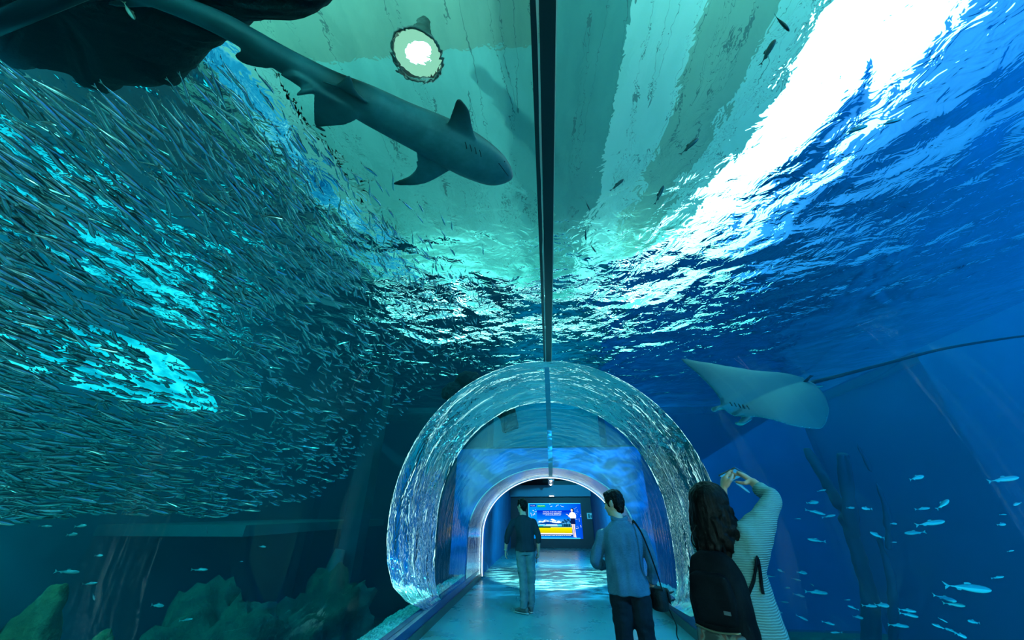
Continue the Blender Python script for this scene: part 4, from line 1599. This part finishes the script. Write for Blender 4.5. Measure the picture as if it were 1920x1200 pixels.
def torso(b, J, stations):
    """stations: (0 pelvis .. 1 neck base, half width, half depth, forward shift)"""
    pts = spline([J['pelvis'], J['waist'], J['chest'], J['top']], 41)
    pts = [Vector(p) for p in pts]
    side = (J['sh_r'] - J['sh_l']).normalized()
    hips = (J['hip_r'] - J['hip_l']).normalized()
    ks = [s[0] for s in stations]
    rings = []
    for k in np.linspace(stations[0][0], stations[-1][0], 30):
        f = min(max(k, 0), 1) * 40
        i = min(int(f), 39)
        p = pts[i].lerp(pts[i + 1], f - i)
        if k < 0:
            p = pts[0] + (pts[0] - pts[4]).normalized() * (-k) * 0.55
        ax = hips.lerp(side, min(max(k, 0), 1)).normalized()
        up = (pts[min(i + 2, 40)] - pts[max(i - 2, 0)]).normalized()
        fw = up.cross(ax).normalized()
        w = np.interp(k, ks, [s[1] for s in stations])
        dp = np.interp(k, ks, [s[2] for s in stations])
        sh = np.interp(k, ks, [s[3] for s in stations])
        rg = []
        for a in range(24):
            q = 2 * PI * a / 24
            cx, cy = math.cos(q), math.sin(q)
            cx = math.copysign(abs(cx) ** 0.85, cx)
            rg.append(p + ax * (w * cx) + fw * (dp * cy + sh))
        rings.append(rg)
    b.loft(rings)


def limb(b, pts, rads, n=14, ref=(0, 1, 0)):
    P = spline([(*p, r) for p, r in zip(pts, rads)], 8 * (len(pts) - 1) + 1)
    b.tube([Vector(q[:3]) for q in P], [float(q[3]) for q in P], n, ref=ref)


def folds(amp, freq, seed=0.0, zs=0.45):
    def f(c):
        p = Vector((c.x * freq, c.y * freq, c.z * freq * zs)) + Vector((seed, seed * 2, 0))
        return amp * (mnoise.noise(p) + 0.6 * mnoise.noise(p * 2.1))
    return f


def mids(a, bb, t, off=(0, 0, 0)):
    return Vector(a).lerp(Vector(bb), t) + Vector(off)


def shoe(root, ankle, direction, parent, mat, sole, name='shoe', s=1.0, z0=0.0):
    d = Vector((direction[0], direction[1], 0)).normalized()
    a = Vector((ankle[0], ankle[1], z0)) - root
    b = MB()
    b.tube([a - d * 0.075 + Vector((0, 0, .05)), a - d * 0.055 + Vector((0, 0, .055)), a + Vector((0, 0, .058)), a + d * 0.08 + Vector((0, 0, .047)), a + d * 0.15 + Vector((0, 0, .038)), a + d * 0.195 + Vector((0, 0, .032))],
           [(0.022, 0.03), (0.036, 0.045), (0.040, 0.048), (0.045, 0.038), (0.047, 0.030), (0.022, 0.016)], 16, ref=(0, 0, 1))
    b.tube([a + Vector((0, 0, .06)), a + Vector((0, 0, .115))], [0.043, 0.044], 14)
    o = b.fused(name, mat, parent, 0.007, 3)
    b = MB()
    b.tube([a - d * 0.085 + Vector((0, 0, .013)), a - d * 0.06 + Vector((0, 0, .013)), a + d * 0.08 + Vector((0, 0, .013)), a + d * 0.15 + Vector((0, 0, .013)), a + d * 0.205 + Vector((0, 0, .014))],
           [(0.028, 0.012), (0.042, 0.013), (0.050, 0.013), (0.052, 0.013), (0.024, 0.011)], 14, ref=(0, 0, 1))
    b.build('sole', sole, o)
    return o


def shift(b, root):
    b.v = [v - root for v in b.v]
    return b


def man(name, label, J, root, gaze, mats, hands, sweater_len, hair_seed, cuffs, style):
    p = thing(name, label, 'person', tuple(root))
    hm = frame(gaze)
    b = MB()
    add_head(b, J['head'], hm)
    b.tube([J['top'] - Vector((0, 0, .04)), J['head'] + Vector((0, 0, -0.06))], [0.062, 0.056], 16)
    torso(b, J, [(-0.15, .12, .09, 0), (0, .150, .105, 0), (.25, .142, .100, 0), (.5, .150, .105, 0), (.72, .158, .108, 0), (.84, .130, .09, 0), (.93, .085, .07, 0), (1.0, .062, .06, 0)])
    for s in 'lr':
        limb(b, [mids(J['sh_' + s], J['top'], .12, (0, 0, -.025)), J['el_' + s], mids(J['el_' + s], J['wr_' + s], .35), J['wr_' + s]], [.044, .040, .038, .026])
        b.ball(J['sh_' + s] + Vector((0, 0, -.025)), .046)
        limb(b, [J['hip_' + s], J['kn_' + s], mids(J['kn_' + s], J['an_' + s], .3), J['an_' + s]], [.085, .055, .054, .036])
        ft = J['toe_' + s]
        b.tube([J['an_' + s], J['an_' + s] + (ft - J['an_' + s]) * 0.5 + Vector((0, 0, -.012)), ft], [.036, .034, .02], 12)
        hd, hn, ht, hc, th = hands[s]
        add_hand(b, J['wr_' + s], hd, hn, ht, hc, 1.0, None, th)
    shift(b, root).fused('body', mats['skin'], p, 0.0062, 3)
    eyes(p, J['head'], hm, root)
    # hair
    b = MB()
    P = lambda x, y, z: J['head'] + hm @ Vector((x, y, z))
    b.ball(P(0, -0.012, .052), (.083, .098, .078), 18, 12, hm)
    b.ball(P(0, -0.052, .010), (.080, .062, .088), 18, 12, hm)
    b.ball(P(0, -0.056, -.050), (.056, .042, .050), 14, 10, hm)
    for q in (-1, 1):
        b.ball(P(.070 * q, .012, .030), (.016, .045, .045), 12, 8, hm)
        b.ball(P(.072 * q, .022, -.005), (.009, .012, .03), 10, 8, hm)
    b.ball(P(0.01, .058, .085), (.066, .036, .034), 14, 8, hm)
    shift(b, root).fused('hair', M_HAIR, p, 0.0055, 2, lambda c: 0.006 * mnoise.noise(c * 40 + Vector((hair_seed, 0, 0))) + 0.004 * mnoise.noise(c * 90))
    # top
    b = MB()
    e = sweater_len
    torso(b, J, [(e, .192, .146, 0), (e + .08, .190, .146, 0), (.2, .168, .125, 0), (.5, .174, .125, 0), (.70, .186, .128, 0), (.80, .184, .115, 0), (.88, .150, .098, 0), (.95, .105, .082, 0), (1.0, .078, .072, 0), (1.03, .068, .066, 0)])
    for s in 'lr':
        c = cuffs[s]
        pts = [mids(J['sh_' + s], J['top'], .30, (0, 0, -.045)), mids(J['sh_' + s], J['el_' + s], .12, (0, 0, -.012)), mids(J['sh_' + s], J['el_' + s], .5, (0, 0, 0)), J['el_' + s], mids(J['el_' + s], J['wr_' + s], c * .5), mids(J['el_' + s], J['wr_' + s], c)]
        limb(b, pts, [.045, .060, .060, .054, .052, .046], 16)
    top = shift(b, root).fused(style['top'], mats['top'], p, 0.008, 9, folds(0.015, 10.0, hair_seed, 0.35))
    # trousers
    b = MB()
    torso(b, J, [(-.17, .146, .112, 0), (-.05, .160, .115, 0), (.06, .154, .110, 0), (.2, .140, .102, 0)])
    for s in 'lr':
        limb(b, [mids(J['hip_' + s], J['kn_' + s], -.02), mids(J['hip_' + s], J['kn_' + s], .4), J['kn_' + s], mids(J['kn_' + s], J['an_' + s], .5), J['an_' + s] + Vector((0, 0, -.015))], [.098, .094, .074, .068, .064], 16)
    shift(b, root).fused('trousers', mats['trousers'], p, 0.009, 3, folds(0.012, 8.0, hair_seed + 3, 1.4))
    for s in 'lr':
        shoe(root, J['an_' + s], J['toe_' + s] - J['an_' + s], p, mats['shoe'], mats['sole'])
    return p, hm


# --- man in the dark sweater, walking ahead
t = NT('navy_knit'); vv = t.coords()
M_NAVYKNIT = t.done(t.bsdf((0.010, 0.024, 0.034), 0.85, t.bump(t.noise(vv, 180, 2.0), 0.25, 0.004), Specular_IOR_Level=0.1))
M_JEANS = mottled('grey_blue_jeans', (0.05, 0.11, 0.125), (0.085, 0.165, 0.18), 9.0, 0.85, 0.25, 120, 0.004, Specular_IOR_Level=0.1)
M_SHOEG = mottled('grey_sneaker', (0.03, 0.05, 0.055), (0.06, 0.09, 0.09), 8.0, 0.7, 0.2)
M_SOLE = plain('pale_sole', (0.22, 0.26, 0.26), 0.7)
X1, Y1 = -0.47, 7.62
V = lambda x, y, z: Vector((X1 + x, Y1 + y, z))
J1 = dict(pelvis=V(0.0, 0, .93), waist=V(0.0, 0.0, 1.12), chest=V(-.01, -.01, 1.30), top=V(-.03, 0, 1.47), head=V(-.055, .03, 1.625),
          sh_l=V(-.215, 0, 1.385), sh_r=V(.165, 0.0, 1.385), el_l=V(-.33, -.03, 1.13), el_r=V(.245, -.03, 1.125), wr_l=V(-.375, .07, .90), wr_r=V(.235, .06, .88),
          hip_l=V(-.085, 0, .90), hip_r=V(.085, 0, .90), kn_l=V(-.055, .02, .49), kn_r=V(.095, .04, .49), an_l=V(-.03, -.05, .085), an_r=V(.075, .06, .085),
          toe_l=V(-.19, .06, .03), toe_r=V(.02, .27, .03))
h1 = dict(l=((-.02, .10, -1), (1, .1, 0), (0.1, 1, 0), .30, .4), r=((-.02, .12, -1), (-1, .1, 0), (-.1, 1, 0), .75, .7))
root1 = Vector((X1, Y1, 0))
p1, hm1 = man('person', 'man in a dark sweater and jeans walking toward the portal, head turned aside', J1, root1, (-.75, .66, -.02),
              dict(skin=M_SKIN, top=M_NAVYKNIT, trousers=M_JEANS, shoe=M_SHOEG, sole=M_SOLE), h1, -.07, 1.0, dict(l=.50, r=.42), dict(top='sweater'))
b = MB(); b.tube([J1['wr_l'] + Vector((0, -.002, .012)) - root1, J1['wr_l'] + Vector((0, .002, -.006)) - root1], [.032, .032], 16); b.build('wristwatch', plain('steel_watch', (0.3, 0.35, 0.35), 0.3, Metallic=0.8), p1)
ph = thing('phone', 'dark phone held low in the hand of the man in the sweater', 'phone', tuple(J1['wr_r'] + Vector((-.035, .03, -.105))))
b = MB(); b.box((0, 0, 0), (.012, .072, .14), Euler((0.15, 0.05, 0)).to_matrix()); b.build('phone_body', plain('black_phone', (0.004, 0.004, 0.006), 0.3), ph, False)
b = MB(); b.box((-.007, 0, 0), (.002, .064, .126), Euler((0.15, 0.05, 0)).to_matrix()); b.build('phone_screen', plain('dark_glass', (0.002, 0.003, 0.005), 0.1), ph, False)

# --- man in the denim shirt
t = NT('denim_cloth'); vv = t.coords()
f_ = t.noise(vv, 7.0, 4.0, 0.6)
g_ = t.noise(t.coords((1, 1, 6)), 60.0, 3.0)
c = t.ramp(f_, [(0.3, (0.022, 0.075, 0.13)), (0.7, (0.05, 0.14, 0.21))])
M_DENIM = t.done(t.bsdf(t.mixc(0.25, c, t.ramp(g_, [(0.3, (0.012, 0.05, 0.09)), (0.7, (0.08, 0.19, 0.26))])), 0.85, t.bump(g_, 0.3, 0.004), Specular_IOR_Level=0.1))
M_DARKTR = mottled('black_trousers', (0.004, 0.008, 0.012), (0.009, 0.014, 0.02), 7.0, 0.85, 0.2, Specular_IOR_Level=0.1)
M_SHOEB = plain('black_shoe', (0.006, 0.008, 0.01), 0.45)
X2, Y2 = 0.70, 4.1
V = lambda x, y, z: Vector((X2 + x, Y2 + y, z))
J2 = dict(pelvis=V(0.0, 0, .93), waist=V(-.005, 0.0, 1.10), chest=V(0.0, -.01, 1.28), top=V(-.005, 0, 1.445), head=V(-.035, .03, 1.60),
          sh_l=V(-.175, 0.01, 1.355), sh_r=V(.185, -0.01, 1.355), el_l=V(-.275, .03, 1.11), el_r=V(.245, -.04, 1.10), wr_l=V(-.17, .22, 1.04), wr_r=V(.225, .05, .92),
          hip_l=V(-.085, 0, .90), hip_r=V(.085, 0, .90), kn_l=V(-.085, .03, .48), kn_r=V(.105, .01, .48), an_l=V(-.05, .02, .085), an_r=V(.12, -.05, .085),
          toe_l=V(-.07, .23, .03), toe_r=V(.16, .16, .03))
h2 = dict(l=((.55, .8, .05), (.6, -.5, -.4), (.1, 0, 1), .5, .5), r=((.02, .22, -1), (-1, .1, 0), (0, 1, .1), .6, .6))
root2 = Vector((X2, Y2, 0))
p2, hm2 = man('person', 'man in a loose denim shirt and black trousers looking aside with a camera bag', J2, root2, (-.82, .56, -.10),
              dict(skin=M_SKIN, top=M_DENIM, trousers=M_DARKTR, shoe=M_SHOEB, sole=M_SHOEB), h2, -.13, 5.0, dict(l=.85, r=.86), dict(top='shirt'))
# collar, yoke seam, hem edge
M_DENIM2 = plain('denim_seam', (0.12, 0.26, 0.33), 0.85)
b = MB()
b.tube([J2['top'] + Vector((0.078 * math.cos(a), 0.070 * math.sin(a), 0.012 + 0.012 * math.cos(a * 2))) - root2 for a in np.linspace(0, 2 * PI, 25)], [(.008, .022)] * 25, 8, ref=(0, 0, 1), caps=False)
b.build('collar', M_DENIM, p2)

# --- his shoulder bag
M_BAG = mottled('black_nylon', (0.004, 0.007, 0.009), (0.012, 0.016, 0.018), 20.0, 0.6, 0.3, Specular_IOR_Level=0.15)
bag_c = Vector((X2 + .265, Y2 + .03, .83))
bg = thing('camera_bag', 'black camera bag hanging from a shoulder strap at the hip of the man in denim', 'bag', tuple(bag_c))
b = MB()
b.tube([(0, 0, -.085), (0, 0, -.06), (0, 0, .0), (0, 0, .06), (0, 0, .08)], [(.065, .10), (.075, .115), (.078, .12), (.072, .112), (.055, .09)], 20, ref=(0, 1, 0))
b.fused('bag_body', M_BAG, bg, 0.008, 2)
b = MB(); b.tube([(.075, -.08, .02), (.088, 0, .02), (.075, .08, .02)], [(.012, .05), (.018, .055), (.012, .05)], 10, ref=(0, 0, 1)); b.build('front_pocket', M_BAG, bg)
b = MB()
pa = J2['sh_r'] + Vector((-.055, -.02, .082)) - bag_c
back = [pa + Vector((0, .02, .004)), pa + Vector((0.005, -.055, -.02)), pa + Vector((.035, -.115, -.10)), pa + Vector((.075, -.135, -.25)), pa + Vector((.12, -.10, -.42)), Vector((.02, -.09, .07))]
front_ = [pa + Vector((0, .02, .004)), pa + Vector((.0, .07, -.02)), pa + Vector((.04, .14, -.12)), pa + Vector((.10, .15, -.32)), Vector((.02, .09, .07))]
for s_ in (back, front_):
    q = [Vector(k) for k in spline(s_, 30)]
    b.tube(q, [(.015, .0035)] * 30, 8, ref=(1, 0.2, 0))
b.build('strap', M_BAG, bg)
b = MB()
q = [Vector(k) for k in spline([(.05, -.06, -.05), (.075, -.07, -.12), (.095, -.07, -.18), (.085, -.07, -.25), (.12, -.075, -.33), (.10, -.07, -.38), (.03, -.07, -.365), (.0, -.06, -.34)], 40)]
b.tube(q, [(.010, .0025)] * 40, 6, ref=(1, 0.3, 0))
b.build('loose_strap', M_BAG, bg)
b = MB()
for zz in (-.01, .045):
    b.tube([(.07, -.06, zz), (.10, -.06, zz + .005), (.13, -.055, zz + .012)], [.009, .008, .004], 8)
b.build('strap_clip', M_BAG, bg)

# --- woman photographing the manta
KW = NT('aqua_knit')
vv = KW.coords((1, 1, 1))
wv = KW.n('TexWave', wave_type='BANDS', bands_direction='Z', Scale=36.0, Distortion=1.2, Detail=1.0)
wv.inputs['Detail Scale'].default_value = 2.0
KW.link(vv, wv.inputs['Vector'])
cc = KW.ramp(wv.outputs['Fac'], [(0.1, (0.085, 0.21, 0.225)), (0.7, (0.13, 0.29, 0.30))])
M_KNIT = KW.done(KW.bsdf(cc, 0.9, KW.bump(wv.outputs['Fac'], 0.6, 0.006), Specular_IOR_Level=0.1))
fw = Vector((.70, .71, 0)).normalized()
rt = fw.cross(Vector((0, 0, 1)))
JW = dict(head=at_y(1337, 953, 2.06), sh_r=at_y(1400, 1012, 2.00), sh_l=at_y(1318, 1018, 2.20), el_r=at_y(1447, 938, 2.10), wr_r=at_y(1411, 903, 2.28),
          el_l=at_y(1336, 962, 2.42), wr_l=at_y(1357, 921, 2.33))
mid = (JW['sh_r'] + JW['sh_l']) / 2
JW['top'] = mid + Vector((0, 0, .055))
JW['chest'] = mid + Vector((-.01, .0, -.13))
JW['waist'] = mid + Vector((-.02, -.02, -.33))
JW['pelvis'] = mid + Vector((-.03, -.02, -.50))
pv = JW['pelvis']
for s, k in (('l', -1), ('r', 1)):
    JW['hip_' + s] = pv + rt * .085 * k + Vector((0, 0, -.03))
    JW['kn_' + s] = Vector((pv.x, pv.y, .46)) + rt * .085 * k + fw * .02
    JW['an_' + s] = Vector((pv.x, pv.y, .08)) + rt * .09 * k - fw * .02
    JW['toe_' + s] = JW['an_' + s] + fw * .2 + rt * .02 * k + Vector((0, 0, -.05))
rootw = Vector((pv.x, pv.y, 0))
pw = thing('person', 'woman in a pale knit sweater with long dark hair raising both hands to photograph', 'person', tuple(rootw))
gz = Vector((.74, .62, .30))
hmw = frame(gz)
b = MB()
add_head(b, JW['head'], hmw, 0.95)
b.tube([JW['top'] - Vector((0, 0, .05)), JW['head'] + Vector((0, 0, -.05))], [.052, .048], 14)
torso(b, JW, [(-.15, .13, .10, 0), (0, .155, .11, 0), (.3, .125, .092, 0), (.6, .140, .10, .005), (.78, .148, .10, 0), (.9, .13, .08, 0), (1.0, .06, .055, 0)])
for s in 'lr':
    limb(b, [mids(JW['sh_' + s], JW['top'], .15), JW['el_' + s], mids(JW['el_' + s], JW['wr_' + s], .35), JW['wr_' + s]], [.042, .034, .033, .022])
    limb(b, [JW['hip_' + s], JW['kn_' + s], mids(JW['kn_' + s], JW['an_' + s], .3), JW['an_' + s]], [.085, .052, .05, .033])
    b.tube([JW['an_' + s], mids(JW['an_' + s], JW['toe_' + s], .5), JW['toe_' + s]], [.034, .032, .018], 12)
phc = at_y(1373, 890, 2.38)
# hands: fingers reach up and over the phone's short sides
add_hand(b, JW['wr_r'], at_y(1380, 882, 2.36) - JW['wr_r'], (-.5, .35, -.75), (-.35, -.75, -.4), 0, 0.92, [.35, .55, .75, .9], .45)
add_hand(b, JW['wr_l'], at_y(1358, 884, 2.36) - JW['wr_l'], (.85, .1, .2), (.25, -.8, .3), 0, 0.92, [.30, .40, .55, .7], .55)
shift(b, rootw).fused('body', M_SKIN, pw, 0.0052, 3)
eyes(pw, JW['head'], hmw, rootw, 0.95)
# sweater
b = MB()
torso(b, JW, [(-.62, .215, .180, 0), (-.35, .205, .168, 0), (0, .190, .152, 0), (.3, .170, .135, 0), (.6, .162, .126, 0), (.78, .155, .115, 0), (.9, .14, .095, 0), (.97, .10, .076, 0), (1.02, .07, .066, 0)])
for s in 'lr':
    limb(b, [mids(JW['sh_' + s], JW['top'], .2), mids(JW['sh_' + s], JW['el_' + s], .5, (0, 0, -.008)), JW['el_' + s], mids(JW['el_' + s], JW['wr_' + s], .35), mids(JW['el_' + s], JW['wr_' + s], .62)], [.066, .054, .045, .043, .036], 18)
    b.ball(JW['sh_' + s], .058)
limb(b, [mids(JW['el_r'], JW['sh_r'], .12), at_y(1424, 990, 2.03), at_y(1402, 1040, 2.02), at_y(1392, 1090, 2.05)], [.044, .062, .085, .09], 16)
sweater = shift(b, rootw).fused('sweater', M_KNIT, pw, 0.007, 24, folds(0.009, 10.0, 2.0, 0.8))
b = MB()
torso(b, JW, [(-.5, .16, .12, 0), (-.1, .17, .125, 0), (.05, .165, .12, 0)])
for s in 'lr':
    limb(b, [JW['hip_' + s], JW['kn_' + s], JW['an_' + s]], [.094, .066, .05], 14)
shift(b, rootw).fused('trousers', M_DARKTR, pw, 0.010, 3, folds(0.008, 8.0))
for s in 'lr':
    shoe(rootw, JW['an_' + s], JW['toe_' + s] - JW['an_' + s], pw, M_SHOEB, M_SOLE, s=.9)
# long wavy hair
b = MB()
H = JW['head']
P = lambda x, y, z: H + hmw @ Vector((x, y, z))
b.ball(P(0, -.012, .045), (.088, .102, .082), 18, 12, hmw)
b.ball(P(0, -.055, -.01), (.084, .066, .10), 18, 12, hmw)
rh = random.Random(9)
back_dir = -fw
for k in range(46):
    a = R(-118 + 196 * (k + .5) / 46)                       # round the back of the head from ear to ear
    ca, sa = math.sin(a), -math.cos(a)
    st = P(.080 * ca, .010 + .088 * sa, .035 + .02 * rh.random())
    outw = (hmw @ Vector((ca, sa, 0)))
    outw.z = 0
    outw.normalize()
    ln = rh.uniform(.22, .29) * (1.0 - .35 * max(0, ca))
    pts = []
    ph0 = rh.uniform(0, 6.28)
    for i in range(9):
        f = i / 8
        wv_ = .013 * math.sin(ph0 + f * 9.5) * f
        q = st + outw * (.022 * math.sin(min(f * 2.2, 1.57)) - .020 * max(0, f - .6) + wv_) + Vector((0, 0, -ln * f))
        q += outw.cross(Vector((0, 0, 1))) * (.014 * math.cos(ph0 + f * 8) * f)
        pts.append(q)
    b.tube(pts, [.017, .018, .018, .018, .017, .016, .014, .011, .005], 8)
shift(b, rootw).fused('hair', M_HAIR, pw, 0.0055, 2, lambda c: 0.004 * mnoise.noise(Vector((c.x * 70, c.y * 70, c.z * 14))))
b = MB()
q = [Vector(k) - rootw for k in spline([at_y(1306, 985, 2.0), at_y(1298, 1000, 2.0), at_y(1297, 1015, 2.0), at_y(1304, 1026, 2.02)], 16)]
b.tube(q, .003, 6); b.build('loose_strand', M_HAIR, pw)
b = MB(); b.tube([JW['wr_l'] + (JW['el_l'] - JW['wr_l']).normalized() * d_ - rootw for d_ in (.02, .045)], [.031, .032], 16); b.build('bracelet', plain('dark_bracelet', (0.02, 0.02, 0.022), 0.4), pw)

# her phone
pm = frame((.45, .38, .95))
ph = thing('phone', 'slim dark phone held up sideways by the woman in both hands', 'phone', tuple(phc))
rotp = pm @ Euler((0.0, R(-24), 0.0)).to_matrix()
b = MB(); b.box((0, 0, 0), (.145, .009, .072), rotp); b.build('phone_body', plain('blue_black_phone', (0.01, 0.02, 0.05), 0.25), ph, False)
b = MB(); b.box(rotp @ Vector((0, -.0052, 0)), (.132, .0015, .064), rotp); b.build('phone_screen', emitter('phone_display', (0.02, 0.35, 0.75), 0.7), ph, False)
b = MB(); b.tube([rotp @ Vector((.05, .005, .02)), rotp @ Vector((.05, .007, .02))], .008, 12); b.build('phone_camera', M_EYE, ph)

# backpack
bkc = JW['chest'] - fw * .185 + Vector((.015, 0, -.075))
BS = .80
bk = thing('backpack', 'black backpack with a patterned lower pocket on the back of the woman', 'backpack', tuple(bkc))
M_PACK = mottled('black_pack_cloth', (0.002, 0.004, 0.006), (0.005, 0.008, 0.011), 9.0, 0.8, 0.3, 90, 0.004, Specular_IOR_Level=0.04)
mb_ = frame(fw)
L_ = lambda x, y, z: mb_ @ (Vector((x, y, z)) * BS)
b = MB()
rings = []
for z, w, d_ in ((-.245, .10, .05), (-.23, .135, .085), (-.12, .150, .105), (0, .148, .100), (.12, .135, .085), (.19, .105, .065), (.22, .06, .04)):
    rings.append([L_(w * math.copysign(abs(math.cos(a)) ** .6, math.cos(a)), d_ * math.copysign(abs(math.sin(a)) ** .7, math.sin(a)), z) for a in [2 * PI * k / 24 for k in range(24)]])
b.loft(rings)
b.fused('pack_body', M_PACK, bk, 0.009, 3, folds(0.006, 12.0, 4.0, 1.0))
b = MB()
rings = []
for z, w, d_ in ((-.115, .08, .02), (-.10, .105, .035), (0, .115, .045), (.09, .10, .035), (.11, .07, .015)):
    rings.append([L_(w * math.copysign(abs(math.cos(a)) ** .6, math.cos(a)), -.088 + d_ * math.copysign(abs(math.sin(a)) ** .7, math.sin(a)), z + .02) for a in [2 * PI * k / 24 for k in range(24)]])
b.loft(rings)
b.fused('front_panel', M_PACK, bk, 0.008, 3)
CM = NT('patterned_cloth')
vv = CM.coords()
cf = CM.noise(vv, 16.0, 2.0, 0.5, 0.5)
cr_ = CM.ramp(cf, [(0.38, (0.01, 0.02, 0.018)), (0.46, (0.10, 0.15, 0.13)), (0.54, (0.09, 0.04, 0.025)), (0.64, (0.03, 0.09, 0.10))])
M_CAMO = CM.done(CM.bsdf(cr_, 0.8))
b = MB()
rings = []
for z, w, d_ in ((-.235, .09, .02), (-.22, .115, .035), (-.17, .122, .040), (-.115, .118, .036)):
    rings.append([L_(w * math.copysign(abs(math.cos(a)) ** .6, math.cos(a)), -.092 + d_ * math.copysign(abs(math.sin(a)) ** .7, math.sin(a)), z) for a in [2 * PI * k / 24 for k in range(24)]])
b.loft(rings)
o = b.fused('lower_pocket', M_CAMO, bk, 0.008, 3); o['label'] = 'patterned lower pocket'
M_ZIP = plain('brass_zip', (0.16, 0.15, 0.10), 0.35, Metallic=0.6)
b = MB(); b.tube([L_(x, -.132 + abs(x) ** 2 * 1.6, -.108 - .006 * math.cos(x * 20)) for x in np.linspace(-.11, .11, 15)], .004, 6); b.build('zip', M_ZIP, bk)
b = MB(); b.box(L_(.075, -.128, -.03), (.026, .004, .012), mb_); b.build('buckle', plain('metal_tag', (0.4, 0.45, 0.45), 0.3, Metallic=0.8), bk, False)
b = MB()
q = [Vector(k) for k in spline([L_(-.025, .04, .21), L_(-.02, .03, .26), L_(.02, .03, .26), L_(.025, .04, .21)], 12)]
b.tube(q, [(.010, .004)] * 12, 8); b.build('top_handle', M_PACK, bk)
sw_find = skin_finder(sweater)


def on_sw(u, v):
    h = sw_find(u, v)
    return None if h is None else h + rootw - ray(u, v) * .006


for s, k in (('l', -1), ('r', 1)):
    sh = mids(JW['sh_' + s], JW['top'], .42) + Vector((0, 0, .072)) - bkc
    side_pts = [L_(.20 * k, .25, -.06), L_(.205 * k, .12, -.14)]
    if s == 'r':
        side_pts = [w - bkc for w in (on_sw(1421, 1048), on_sw(1413, 1090), on_sw(1402, 1135)) if w is not None]
    pts = [L_(.05 * k, .07, .17), sh - fw * .10 + Vector((0, 0, -.035)), sh, sh + fw * .11 + Vector((0, 0, -.07)), sh + fw * .135 + rt * .03 * k + Vector((0, 0, -.20)),] + side_pts + [L_(.13 * k, .04, -.20)]
    q = [Vector(w) for w in spline(pts, 50)]
    b = MB(); b.tube(q, [(.026, .006)] * 26 + [(.014, .004)] * 24, 10, ref=tuple(rt)); b.build('shoulder_strap', M_PACK, bk)
b = MB()
q = [Vector(k) for k in spline([w - bkc for w in (on_sw(1422, 1050), on_sw(1426, 1075), on_sw(1428, 1095), on_sw(1431, 1114)) if w is not None], 12)]
b.tube(q, [(.014, .004)] * 12, 8, ref=tuple(rt)); b.build('strap_tail', M_PACK, bk)
tag(put_fish(slim[1], 'mackerel', 1391, 913, 40, 36, y=3.9), 'silver fish seen just under the raised phone of the woman', 'fish')
